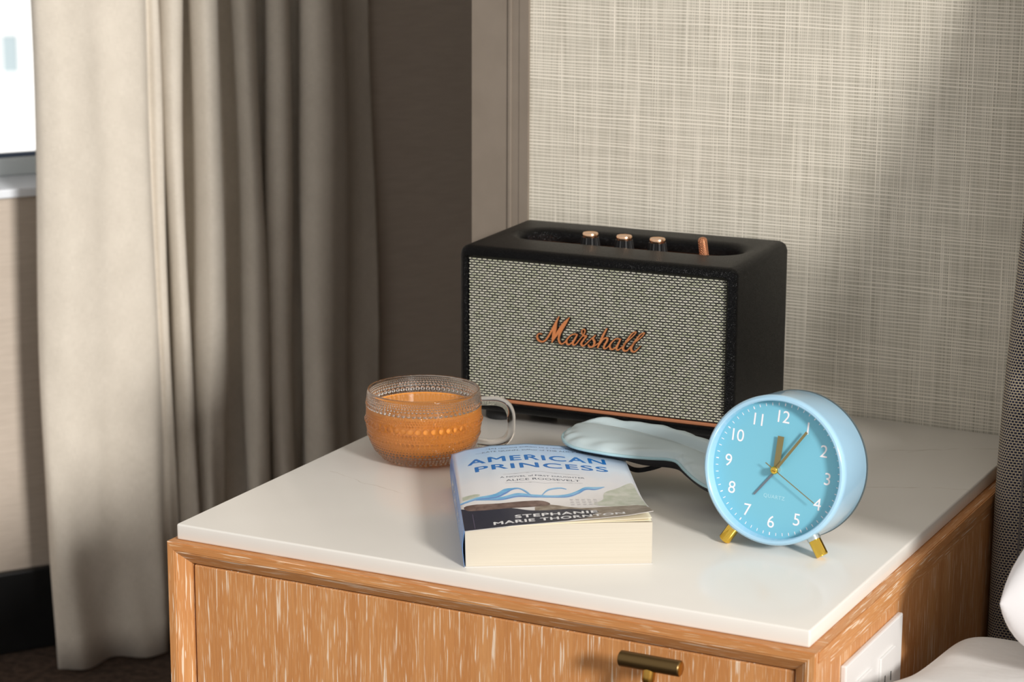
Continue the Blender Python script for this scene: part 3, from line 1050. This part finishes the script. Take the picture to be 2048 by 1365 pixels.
zo = pz[:, None] + disp * nrm_z[:, None]
inner = [(0.0472, 0.0620), (0.0465, 0.0621), (0.0461, 0.0612), (0.0456, 0.0560), (0.0453, 0.0480), (0.0450, 0.0360), (0.0444, 0.0300), (0.0428, 0.0240), (0.0398, 0.0185), (0.0350, 0.0145), (0.0280, 0.0120), (0.0180, 0.0110), (0.0, 0.0108)]
ia = np.array(catmull(inner, 4))
ri_ = np.repeat(ia[:, 0][:, None], NA, 1); zi_ = np.repeat(ia[:, 1][:, None], NA, 1)
RR_ = np.vstack([ro[1:], ri_[:-1]]); ZZ_ = np.vstack([zo[1:], zi_[:-1]])
nrw = RR_.shape[0]
V = np.stack([RR_ * np.cos(ang_), RR_ * np.sin(ang_), ZZ_], -1).reshape(-1, 3)
V = np.vstack([V, [[0, 0, 0.0012], [0, 0, 0.0108]]])
idx = np.arange(nrw * NA).reshape(nrw, NA)
nx_ = np.roll(idx, -1, 1)
F = np.stack([idx[:-1], nx_[:-1], nx_[1:], idx[1:]], -1).reshape(-1, 4)
me = bpy.data.meshes.new('body')
nq = len(F); ntri = 2 * NA
me.vertices.add(len(V)); me.vertices.foreach_set('co', V.astype(np.float32).ravel())
t1 = np.stack([nx_[0], idx[0], np.full(NA, nrw * NA)], -1); t2 = np.stack([idx[-1], nx_[-1], np.full(NA, nrw * NA + 1)], -1)
me.loops.add(nq * 4 + ntri * 3)
me.loops.foreach_set('vertex_index', np.concatenate([F.ravel(), t1.ravel(), t2.ravel()]).astype(np.int32))
me.polygons.add(nq + ntri)
ls = np.concatenate([np.arange(nq) * 4, nq * 4 + np.arange(ntri) * 3]).astype(np.int32)
me.polygons.foreach_set('loop_start', ls)
me.update(calc_edges=True); me.validate()
me.polygons.foreach_set('use_smooth', [True] * len(me.polygons))
link_me('body', me, M_cglass, MG)
# coffee fills the inside (its wall sits a hair inside the glass)
ib = ia[::-1]
side = ib[(ib[:, 1] < 0.0466)]
sr, sz_ = side[:, 0], side[:, 1]
ssg = np.concatenate([[0], np.cumsum(np.hypot(np.diff(sr), np.diff(sz_)))])
NC = 220
st_ = np.linspace(0, ssg[-1], NC)
cr, cz_ = np.interp(st_, ssg, sr), np.interp(st_, ssg, sz_)
i0 = int(np.argmin(np.abs(pz - 0.0025) + (pr < 0.03) * 1))
dcol = np.stack([np.interp(cz_, pz[i0:], disp[i0:, k]) for k in range(NA)], 1)
fade = np.clip((cz_ - 0.0125) / 0.003, 0, 1) * np.clip((0.0455 - cz_) / 0.0006, 0, 1)
crr = cr[:, None] + 0.00025 * (cr[:, None] > 0.01) + dcol * fade[:, None] * 0.75
czz = np.repeat(cz_[:, None] + 0.00025 * 0 - 0.0002, NA, 1)
top_r = np.array([0.0455, 0.0451, 0.0446, 0.0428, 0.0002]); top_z = np.array([0.0470, 0.0471, 0.0466, 0.0465, 0.0465])
crr = np.vstack([np.maximum(crr, 0.0002), np.repeat(top_r[:, None], NA, 1)]); czz = np.vstack([czz, np.repeat(top_z[:, None], NA, 1)])
V = np.stack([crr * np.cos(ang_), crr * np.sin(ang_), czz], -1).reshape(-1, 3)
nrw = crr.shape[0]
idx = np.arange(nrw * NA).reshape(nrw, NA); nx_ = np.roll(idx, -1, 1)
F = np.stack([idx[:-1], nx_[:-1], nx_[1:], idx[1:]], -1).reshape(-1, 4)
me = bpy.data.meshes.new('coffee'); nq = len(F)
me.vertices.add(len(V)); me.vertices.foreach_set('co', V.astype(np.float32).ravel())
me.loops.add(nq * 4); me.loops.foreach_set('vertex_index', F.ravel().astype(np.int32))
me.polygons.add(nq); me.polygons.foreach_set('loop_start', (np.arange(nq) * 4).astype(np.int32))
me.update(calc_edges=True)
me.polygons.foreach_set('use_smooth', [True] * nq)
link_me('coffee', me, M_coffee, MG)
# handle: flattened D loop pointing to the right of the view
hd = Vector((0.89, 0.453, 0)).normalized()
hp = [(0.0462, 0.0512), (0.0540, 0.0512), (0.0630, 0.0508), (0.0700, 0.0475), (0.0737, 0.0405), (0.0742, 0.0320), (0.0736, 0.0240), (0.0700, 0.0175), (0.0640, 0.0145), (0.0560, 0.0135), (0.0455, 0.0148)]
hp = catmull(hp, 6)
b = bmesh.new()
sidev = hd.cross(Vector((0, 0, 1)))
rings = []
for i, (r, z) in enumerate(hp):
    a, c = hp[max(i - 1, 0)], hp[min(i + 1, len(hp) - 1)]
    tv = (hd * (c[0] - a[0]) + Vector((0, 0, c[1] - a[1]))).normalized()
    nv = tv.cross(sidev)
    p = hd * r + Vector((0, 0, z))
    rg = []
    for k in range(20):
        al = 2 * PI * k / 20
        ca, sa = math.cos(al), math.sin(al)
        ex = math.copysign(abs(ca) ** 0.7, ca) * 0.0052; ey = math.copysign(abs(sa) ** 0.7, sa) * 0.0036
        rg.append(b.verts.new(p + sidev * ex + nv * ey))
    rings.append(rg)
for a, c in zip(rings, rings[1:]):
    for k in range(20): b.faces.new((a[k], a[(k + 1) % 20], c[(k + 1) % 20], c[k]))
b.faces.new(rings[0]); b.faces.new(rings[-1])
obj('handle', b, M_cglass, MG, 60)

# ------------------------------------------------------------------ paperback
BK = empty('book', (0.2481, 0.0107, 0), R(31))
tag(BK, 'thick pale blue paperback lying in front of the speaker', 'book')
BW, BL = 0.138, 0.203


def hpage(u, v):
    f = interp(u, [0, .035, .07, .1, .138], [.0272, .0305, .0318, .0322, .0318])
    k = interp(u, [0, .011, .03, .06, .1, .138], [.0280, .0318, .0348, .0362, .0330, .0290])
    t = min(max(v / 0.12, 0), 1); t = t * t * (3 - 2 * t)
    return f * (1 - t) + k * t


def hcov(u, v):
    lift = interp(u, [0, .035, .07, .1, .12, .138], [.0003, .0006, .0018, .0036, .0056, .0086])
    t = max(0.0, 1 - v / 0.075)
    return hpage(u, v) + 0.0003 + lift * t ** 1.7


b = bmesh.new()
NU, NVv = 28, 40
g = [[b.verts.new((BW * i / NU, BL * j / NVv, hpage(BW * i / NU, BL * j / NVv) - 0.0)) for j in range(NVv + 1)] for i in range(NU + 1)]
g0 = [[b.verts.new((BW * i / NU + (0.0006 if i == 0 else 0), BL * j / NVv, 0.0004)) for j in range(NVv + 1)] for i in range(NU + 1)]
for i in range(NU):
    for j in range(NVv):
        b.faces.new((g[i][j], g[i + 1][j], g[i + 1][j + 1], g[i][j + 1]))
        b.faces.new((g0[i][j], g0[i][j + 1], g0[i + 1][j + 1], g0[i + 1][j]))
for i in range(NU):
    b.faces.new((g[i][0], g0[i][0], g0[i + 1][0], g[i + 1][0])); b.faces.new((g[i][NVv], g[i + 1][NVv], g0[i + 1][NVv], g0[i][NVv]))
for j in range(NVv):
    b.faces.new((g[0][j], g[0][j + 1], g0[0][j + 1], g0[0][j])); b.faces.new((g[NU][j], g0[NU][j], g0[NU][j + 1], g[NU][j + 1]))
obj('page_block', b, M_page, BK, 50)


def sheet(name, hf, u0, u1, v0, v1, m, th=0.00022, nu=40, nv=56, uv=True, parent=BK, vfun=None):
    vs, fs, uvs = [], [], []
    for i in range(nu + 1):
        for j in range(nv + 1):
            u = u0 + (u1 - u0) * i / nu; v = v0 + (v1 - v0) * j / nv
            if vfun: v = vfun(u, j / nv)
            vs.append((u, v, hf(u, v))); uvs.append((u / BW, v / BL))
    for i in range(nu):
        for j in range(nv):
            a = i * (nv + 1) + j
            fs.append((a, a + nv + 1, a + nv + 2, a + 1))
    o = pydata(name, vs, fs, m, parent, sm=180)
    l = o.data.uv_layers.new(name='UVMap'); arr = []
    for lp in o.data.loops: arr.extend(uvs[lp.vertex_index])
    l.data.foreach_set('uv', arr)
    md = o.modifiers.new('s', 'SOLIDIFY'); md.thickness = th; md.offset = -1
    return o


sheet('front_cover', hcov, -0.0004, BW + 0.0004, -0.0010, BL + 0.0006, M_cover, 0.0003)
lf = sheet('loose_leaf', lambda u, v: hpage(u, v) + 0.0001 + (hcov(u, v) - hpage(u, v) - 0.0003) * 0.40, 0.03, BW - 0.0005, -0.0004, BL * 0.6, M_leaf, 0.00012)
lf['label'] = 'cream first leaf curling up with the cover'
sheet('loose_leaf', lambda u, v: hpage(u, v) + 0.0001 + (hcov(u, v) - hpage(u, v) - 0.0003) * 0.18, 0.03, BW - 0.0008, -0.0006, BL * 0.6, M_leaf, 0.00012)
# spine and back cover
vs, fs = [], []
ns_ = 10
for j in range(NVv + 1):
    v = -0.001 + (BL + 0.0016) * j / NVv
    ht = hcov(0, v)
    for k in range(ns_ + 1):
        f = k / ns_
        vs.append((-0.0004 - 0.0016 * math.sin(PI * f) * (1 - 0.3 * f), v, ht * (1 - f) + 0.0003 * f))
for j in range(NVv):
    for k in range(ns_):
        a = j * (ns_ + 1) + k
        fs.append((a, a + 1, a + ns_ + 2, a + ns_ + 1))
so = pydata('spine', vs, fs, M_spine, BK, sm=180)
md = so.modifiers.new('s', 'SOLIDIFY'); md.thickness = 0.0003; md.offset = 0
obj('back_cover', bx(-0.0004, BW + 0.0004, -0.001, BL + 0.0006, 0.0, 0.0004), M_cover, BK)


def printed(name, me, m, lift=0.00006, ox=0.0, oy=0.0, maxlen=0.004, parent=BK):
    bm = bmesh.new(); bm.from_mesh(me)
    bmesh.ops.triangulate(bm, faces=bm.faces[:])
    for _ in range(5):
        es = [e for e in bm.edges if e.calc_length() > maxlen]
        if not es: break
        bmesh.ops.subdivide_edges(bm, edges=es, cuts=1)
        bmesh.ops.triangulate(bm, faces=bm.faces[:])
    for v in bm.verts:
        u, vv = v.co.x + ox, v.co.y + oy
        u = min(max(u, -0.0003), BW + 0.0003); vv = min(max(vv, -0.0009), BL + 0.0005)
        v.co = (u, vv, hcov(u, vv) + lift + v.co.z)
    me2 = bpy.data.meshes.new(name); bm.to_mesh(me2); bm.free()
    for p in me2.polygons:
        if p.normal.z < 0: p.flip()
    return link_me(name, me2, m, parent)


def fit(s, x0, x1, h, bold=0.0, **kw):
    me = text_mesh(s, 1.0, align='LEFT', ay='BOTTOM_BASELINE', **kw)
    co = np.array([v.co[:] for v in me.vertices])
    a, c = co[:, 0].min(), co[:, 0].max()
    cap = 0.73
    for v in me.vertices:
        v.co.x = x0 + (v.co.x - a) / (c - a) * (x1 - x0); v.co.y = v.co.y / cap * h; v.co.z = 0
    if bold:      # heavier strokes: the letters printed again a fraction to the side and up
        bm = bmesh.new()
        for dx_, dy_, dz_ in ((0, 0, 0), (bold, 0, 0.00002), (bold * 0.5, bold * 0.5, 0.00004)):
            n0 = len(bm.verts)
            bm.from_mesh(me)
            bm.verts.ensure_lookup_table()
            for v in bm.verts[n0:]:
                v.co.x += dx_; v.co.y += dy_; v.co.z = dz_
        bm.to_mesh(me); bm.free()
    return me


printed('title_lettering', fit('AMERICAN', 0.0100, 0.1200, 0.0150, spacing=1.12, bold=0.0009), M_title, oy=0.1560)
printed('title_lettering', fit('PRINCESS', 0.0150, 0.1195, 0.0142, spacing=1.12, bold=0.0009), M_title, oy=0.1345)
printed('quote_lettering', fit('\u201c[A] raucous anthem to a remarkable woman.\u201d', 0.0270, 0.1200, 0.0030), M_ink, oy=0.1925)
printed('quote_lettering', fit('\u2014KATE QUINN, author of THE ALICE NETWORK', 0.0180, 0.1240, 0.0032), M_ink, oy=0.1840)
printed('subtitle_lettering', fit('A NOVEL of FIRST DAUGHTER', 0.0330, 0.0990, 0.0036), M_ink, oy=0.1100)
printed('subtitle_lettering', fit('ALICE ROOSEVELT', 0.0370, 0.0945, 0.0046), M_ink, oy=0.1010)


def lines_mesh(segs, wd_):
    bm = bmesh.new()
    for (x0, y0, x1, y1) in segs:
        l = math.hypot(x1 - x0, y1 - y0); nx, ny = -(y1 - y0) / l * wd_ / 2, (x1 - x0) / l * wd_ / 2
        bm.faces.new([bm.verts.new(p) for p in ((x0 + nx, y0 + ny, 0), (x0 - nx, y0 - ny, 0), (x1 - nx, y1 - ny, 0), (x1 + nx, y1 + ny, 0))])
    me = bpy.data.meshes.new('l'); bm.to_mesh(me); bm.free()
    return me


c0 = 0.066
orn = []
for sg in (1, -1):
    for a, h0, h1 in ((0.000, 0.0155, 0.0125), (0.010, 0.0133, 0.0120), (0.018, 0.0120, 0.0118)):
        orn += [(c0 + a, 0.108 + sg * h0, c0 + a + 0.012, 0.108 + sg * (h1 - 0.001)), (c0 - a, 0.108 + sg * h0, c0 - a - 0.012, 0.108 + sg * (h1 - 0.001))]
printed('subtitle_ornament', lines_mesh(orn, 0.0005), M_inkg)


def corr(x, y):
    """from a flat tracing 34.5 mm above the table to cover coordinates"""
    u = x / 1000.0; v = y / 1000.0
    for _ in range(3):
        v2 = y / 1000.0 + 3.5 * (0.0345 - hcov(min(max(u, 0), BW), max(v, 0)))
        v = v2
    return u, v


def poly_mesh(pts, n=4):
    P = catmull([corr(*p[:2]) for p in pts], n, closed=True)
    bm = bmesh.new()
    f = bm.faces.new([bm.verts.new((x, y, 0)) for x, y in P])
    bmesh.ops.triangulate(bm, faces=[f], ngon_method='EAR_CLIP')
    me = bpy.data.meshes.new('p'); bm.to_mesh(me); bm.free()
    return me


def ribbon_mesh(pts, k=0.00022, off=0.0, wk=1.0):
    P = catmull([(*corr(x, y), w_) for x, y, w_ in pts], 6)
    bm = bmesh.new(); prev = None
    for i, (x, y, w_) in enumerate(P):
        h = w_ * k * wk / 2
        cur_ = (bm.verts.new((x, y + h + off * w_ * k, 0)), bm.verts.new((x, y - h + off * w_ * k, 0)))
        if prev: bm.faces.new((prev[0], prev[1], cur_[1], cur_[0]))
        prev = cur_
    me = bpy.data.meshes.new('r'); bm.to_mesh(me); bm.free()
    return me


printed('cover_trees', poly_mesh([(110.7, 67.6), (122.9, 79.3), (135.2, 91.2), (136.7, 66.1), (137.2, 31.3), (124.4, 30.5), (112.3, 32.7), (98.8, 38.0), (107.1, 49.5)]), M_green, 0.00004)
printed('cover_trees', poly_mesh([(-2.3, 55.8), (6.1, 64.5), (15.3, 68.5), (12.1, 59.5), (2.7, 51.0), (-2.0, 43.8)]), M_green, 0.00004)
b = bmesh.new()
for ix in range(5):
    for iy in range(3):
        x, y = 0.082 + ix * 0.0045, 0.040 + iy * 0.0062
        b.faces.new([b.verts.new(p) for p in ((x, y, 0), (x + .0024, y, 0), (x + .0024, y + .0036, 0), (x, y + .0036, 0))])
me = bpy.data.meshes.new('w'); b.to_mesh(me); b.free()
printed('cover_house', me, mat('pale_window_print', (206, 202, 202), 0.3), 0.00005)
printed('cover_brown', poly_mesh([(66.3, 39.8), (89.0, 29.6), (115.8, 32.5), (136.6, 32.8), (137.8, 5.2), (123.3, -2.7), (105.6, 5), (79.5, 1.3), (58.1, 5.5), (54.3, 33.1)], 3), M_brown, 0.00006)
printed('cover_navy', poly_mesh([(-1.7, 24.6), (4.2, 28.6), (19.0, 27.8), (36.8, 32.0), (49.3, 26.0), (62.4, 25.3), (80.3, 27.6), (92.9, 24.5), (100.4, 20.7), (95, 12.7), (89.9, 5.8), (78.6, 0.3), (64.7, -6.8), (50.7, -8.2), (34.3, -12.1), (16.8, -20.1), (-1.6, -30)], 3), M_navy, 0.00009)
printed('cover_hat', poly_mesh([(3.8, 37.5), (28.8, 44.4), (46.8, 49.3), (60.9, 49.7), (66.4, 41.3), (59.8, 35.7), (36.8, 32.0), (18.9, 27.2), (4.9, 25.1)]), M_hat, 0.00011)
RIBS = ([(-2.2, 40.9, 10), (11.9, 56.4, 20), (26.5, 63.3, 34), (34.4, 75.1, 40), (40.2, 81.7, 16), (45.7, 82.9, 10), (50.4, 74.2, 18), (54.7, 61.0, 8)],
        [(11.7, 53.5, 8), (20.6, 54.5, 12), (31.4, 56.9, 24), (43.6, 65.3, 30), (56.6, 62.1, 22), (69.8, 60.1, 18), (81.6, 61.6, 26), (90.5, 70.4, 28), (96.8, 79.3, 24), (104.7, 78.8, 26), (112.4, 82.5, 4)],
        [(61.7, 63.7, 6), (66.7, 76.3, 12), (72.6, 81.0, 12), (78.0, 81.9, 10), (81.8, 78.6, 6)])
for i, rb in enumerate(RIBS):
    printed('cover_ribbon', ribbon_mesh(rb, wk=1.35), M_rib, 0.00013 + i * 0.00002)
    printed('cover_ribbon_edge', ribbon_mesh(rb, off=-0.42, wk=0.22), M_rib2, 0.00019)
printed('author_lettering', fit('STEPHANIE', 0.0380, 0.0990, 0.0070, spacing=1.1, bold=0.0006), M_white, 0.00016, oy=0.0165)
printed('author_lettering', fit('MARIE THORNTON', 0.0215, 0.1180, 0.0070, spacing=1.1, bold=0.0006), M_white, 0.00016, oy=0.0055)
printed('cover_crease', lines_mesh([(0.0075, 0.002, 0.0075, 0.036)], 0.0005), M_plum, 0.00015)
# spine lettering
me = text_mesh('AMERICAN PRINCESS', 0.013, align='CENTER', ay='CENTER', xs=0.95)
for v in me.vertices:
    yy = BL * 0.52 - v.co.x; f = 0.42 - v.co.y / 0.031
    v.co = (-0.0004 - 0.0016 * math.sin(PI * f) * (1 - 0.3 * f) - 0.0003, yy, hcov(0, yy) * (1 - f) + 0.0003 * f)
link_me('spine_lettering', me, M_white, BK)

# ------------------------------------------------------------------ alarm clock
CK = empty('alarm_clock', (0.4345, 0.147, 0), R(-2))
tag(CK, 'round pale blue alarm clock on two gold legs at the right of the nightstand', 'clock')
TILT = R(8)
zc = 0.0575 * math.cos(TILT) + 0.049 * math.sin(TILT)
TM = Matrix.Translation(Vector((0, 0, zc))) @ Matrix.Rotation(-TILT, 4, 'X')
CM = TM @ Matrix.Rotation(PI / 2, 4, 'X')     # local z -> -y (front)
Rc = 0.0568
DP = 0.0095
b = bmesh.new()
lathe(b, [(0.0520, -DP - 0.001), (0.0520, -0.0022), (0.0523, -0.0008), (0.0531, 0.0), (0.0546, 0.0), (0.0558, -0.0010), (0.0565, -0.0028), (0.0565, -0.0060)], 128, CM, cap=False)
lathe(b, [(0.0565, -0.0060), (0.0565, -0.0455), (0.0560, -0.0475), (0.0520, -0.0480), (0.0520, -DP - 0.001)], 128, CM, cap=False)
bmesh.ops.remove_doubles(b, verts=b.verts[:], dist=1e-6)
obj('case', b, M_cblue, CK, 30)
b = bmesh.new(); lathe(b, [(0.0, -0.0478), (0.0568, -0.0478), (0.0570, -0.0482), (0.0568, -0.0490), (0.0, -0.0492)], 96, CM, cap=False)
obj('back_plate', b, M_backp, CK, 30)
b = bmesh.new(); lathe(b, [(0.0, -DP), (0.0521, -DP), (0.0521, -DP - 0.001), (0.0, -DP - 0.001)], 96, CM, cap=False)
obj('dial', b, M_dial, CK, 30)
roll = R(2.5)


def dialpt(x, y, z):
    """dial coordinates (x right, y up, z toward viewer from dial) rolled and stood up"""
    c, s = math.cos(-roll), math.sin(-roll)
    return CM @ Vector((x * c - y * s, x * s + y * c, -DP + z))


for n in range(1, 13):
    a = 2 * PI * n / 12
    me = text_mesh(str(n), 0.0132, align='CENTER', ay='CENTER', offset=0.0, spacing=0.92)
    co = [v.co for v in me.vertices]
    mx = (min(c.x for c in co) + max(c.x for c in co)) / 2; my = (min(c.y for c in co) + max(c.y for c in co)) / 2
    for v in me.vertices:
        v.co = dialpt(0.0400 * math.sin(a) + (v.co.x - mx) * 0.98, 0.0400 * math.cos(a) + (v.co.y - my), 0.0001)
    link_me('numeral', me, M_num, CK)
b = bmesh.new()
for k in range(60):
    a = 2 * PI * k / 60
    r0, r1, hw = 0.0480, 0.0502, 0.00028 if k % 5 else 0.00042
    sa, ca = math.sin(a), math.cos(a)
    b.faces.new([b.verts.new(dialpt(r * sa + s * hw * ca, r * ca - s * hw * sa, 0.0001)) for r, s in ((r0, -1), (r0, 1), (r1, 1), (r1, -1))])
obj('minute_marks', b, M_num, CK)
me = text_mesh('QUARTZ', 0.0040, align='CENTER', ay='CENTER', spacing=1.1)
for v in me.vertices: v.co = dialpt(v.co.x, v.co.y - 0.0212, 0.0001)
link_me('dial_lettering', me, M_numf, CK)


def hand(name, deg, l0, l1, w0, w1, z, th, m):
    b = bmesh.new(); a = R(deg)
    d = Vector((math.sin(a), math.cos(a))); q = Vector((math.cos(a), -math.sin(a)))
    lo = [d * l0 - q * w0, d * l0 + q * w0, d * l1 + q * w1, d * l1 - q * w1]
    vb = [b.verts.new(dialpt(p.x, p.y, z)) for p in lo]; vt = [b.verts.new(dialpt(p.x, p.y, z + th)) for p in lo]
    b.faces.new(vb); b.faces.new(vt)
    for k in range(4): b.faces.new((vb[k], vb[(k + 1) % 4], vt[(k + 1) % 4], vt[k]))
    return obj(name, b, m, CK)


hand('alarm_hand', 216, 0.0, 0.0270, 0.0009, 0.0007, 0.0010, 0.0002, M_alarmhand)
hand('hour_hand', 1.5, -0.002, 0.0255, 0.0023, 0.0025, 0.0026, 0.0003, M_goldhand)
hand('minute_hand', 33, -0.002, 0.0385, 0.0011, 0.0010, 0.0040, 0.0003, M_goldhand)
hand('second_hand', 119, -0.0090, 0.0390, 0.00038, 0.00034, 0.0056, 0.0002, M_goldhand)
b = bmesh.new(); lathe(b, [(0.0027, -DP), (0.0027, -DP + 0.0052), (0.0020, -DP + 0.0056), (0.0, -DP + 0.0056)], 28, CM, cap=False)
obj('hub', b, mat('pale_metal', (224, 218, 210), 0.25, 0.9), CK, 40)
b = bmesh.new()
lathe(b, [(0.0010, -DP + 0.005), (0.0026, -DP + 0.0054), (0.0031, -DP + 0.0064), (0.0029, -DP + 0.0074), (0.0019, -DP + 0.0082), (0.0, -DP + 0.0084)], 28, CM, cap=False)
obj('hub_cap', b, M_gold, CK, 60)
for sg in (-1, 1):
    lg_ = empty('leg_axis', (0, 0, 0)); bpy.data.objects.remove(lg_)
    a = R(33.5) * sg
    d = Vector((math.sin(a), 0, -math.cos(a)))
    q = d.to_track_quat('Z', 'Y').to_matrix().to_4x4()
    MM = TM @ Matrix.Translation(Vector((0, 0.0135, 0))) @ q
    # radial length so that the lower rim just meets the table
    L1 = (zc - 0.0135 * math.sin(TILT) - 0.0042 * math.sin(abs(a))) / (math.cos(a) * math.cos(TILT))
    b = bmesh.new(); lathe(b, [(0.0, 0.0585), (0.0046, 0.0585), (0.0048, 0.0590), (0.0048, L1 - 0.0008), (0.0042, L1), (0.0, L1)], 32, MM, cap=False)
    lo = obj('leg', b, M_gold, CK, 35)
    b = bmesh.new(); lathe(b, [(0.0050, 0.0545), (0.0052, 0.0560), (0.0052, 0.0590), (0.0, 0.0590)], 32, MM, cap=False)
    obj('leg_collar', b, mat('pale_metal_collar', (206, 214, 214), 0.25, 0.8), lo, 35)

# ------------------------------------------------------------------ satin sleep mask
MK = empty('sleep_mask', (0.30, 0.22, 0.0))
tag(MK, 'pale blue satin sleep mask resting on the book corner beside the clock', 'sleep mask')
fr_e = [(.2130, .2500), (.2180, .2370), (.2270, .2250), (.2400, .2172), (.2600, .2155), (.2800, .2205), (.2985, .2290), (.3105, .2378), (.3190, .2378), (.3307, .2253), (.3457, .2105), (.3600, .2012), (.3780, .1990), (.3990, .2010), (.4150, .2090)]
bk_e = [(.4260, .2260), (.4290, .2450), (.4200, .2640), (.4000, .2790), (.3700, .2900), (.3400, .2970), (.3130, .3030), (.2850, .3085), (.2680, .3070), (.2560, .3015), (.2400, .3030), (.2230, .2965), (.2140, .2830), (.2115, .2690)]
outl = catmull(fr_e + bk_e, 5, closed=True)
N = len(outl)


def mz(x):   # height of the seam along the mask
    return interp(x, [.21, .23, .26, .30, .34, .38, .44], [.0385, .0382, .0374, .0340, .0290, .0240, .0180])


def dlow(x):  # depth of the padded lining below the seam
    return interp(x, [.21, .235, .272, .291, .44], [.0034, .0048, .0056, .0092, .0092])


b = bmesh.new()
KR = 16


def centre(p):
    x = min(max(p[0], .240), .400)
    return (x, interp(x, [.24, .28, .32, .36, .40], [.262, .264, .262, .250, .238]))


def mkring(k, side):
    f = k / KR
    rg = []
    for p in outl:
        c = centre(p)
        x = p[0] + (c[0] - p[0]) * f; y = p[1] + (c[1] - p[1]) * f
        if side > 0:
            t = math.sqrt(max(0, 1 - (1 - f) ** 2.4))
            # long fold running the length of the mask, nearer its back edge
            yc = interp(x, [.21, .25, .30, .35, .42], [.280, .284, .280, .264, .246])
            val = math.exp(-((y - yc) / 0.0075) ** 2) * min(1, f * 4) * interp(x, [.22, .25, .42], [0.2, 1, 1])
            rise = 0.0028 * math.exp(-((y - yc - 0.011) / 0.010) ** 2) * min(1, f * 4)
            wr_ = 0.0009 * math.sin(x * 260 + 3 * math.sin(y * 120)) * math.exp(-((f - .15) / .16) ** 2)
            z = mz(x) + 0.0072 * t - 0.0070 * val + rise + wr_
        else:
            t = (1 - (1 - f) ** 9)
            z = mz(x) - dlow(x) * t
        rg.append(b.verts.new((x - .30, y - .22, z)))
    return rg


top = [mkring(k, 1) for k in range(KR)]
for a, c in zip(top, top[1:]):
    for i in range(N): b.faces.new((a[i], a[(i + 1) % N], c[(i + 1) % N], c[i]))
b.faces.new(top[-1])
obj('satin_face', b, M_satin, MK, 180)
b = bmesh.new()
bot = [mkring(k * 0.3, -1) for k in range(6)] + [mkring(k, -1) for k in range(2, KR)]
for a, c in zip(bot, bot[1:]):
    for i in range(N): b.faces.new((a[i], c[i], c[(i + 1) % N], a[(i + 1) % N]))
b.faces.new(bot[-1])
obj('lining', b, M_mblack, MK, 180)
b = bmesh.new()
pts = [Vector((p[0] - .30, p[1] - .22, mz(p[0]) + 0.0002)) for p in outl]
tube(b, pts + [pts[0]], 0.0013, 8, cap=False)
obj('piping', b, M_satine, MK, 180)
# elastic strap folded under the mask
b = bmesh.new()
sp_ = catmull([(.2460, .2830, .0250), (.2520, .2765, .0175), (.2590, .2710, .0130), (.2665, .2668, .0115), (.2735, .2660, .0115), (.2800, .2700, .0125), (.2880, .2745, .0150), (.3000, .2755, .0220)], 8)


def band(bm, P, hw, th):
    pr_ = None
    for p in P:
        p = Vector(p) - Vector((.30, .22, 0))
        r = [bm.verts.new(p + Vector((0, 0, hw))), bm.verts.new(p + Vector((0, 0, -hw))), bm.verts.new(p + Vector((0, th, -hw))), bm.verts.new(p + Vector((0, th, hw)))]
        if pr_:
            for k in range(4): bm.faces.new((pr_[k], pr_[(k + 1) % 4], r[(k + 1) % 4], r[k]))
        else: bm.faces.new(r)
        pr_ = r
    bm.faces.new(pr_)


band(b, sp_, 0.0020, 0.0010)
obj('strap', b, M_mblack, MK, 60)
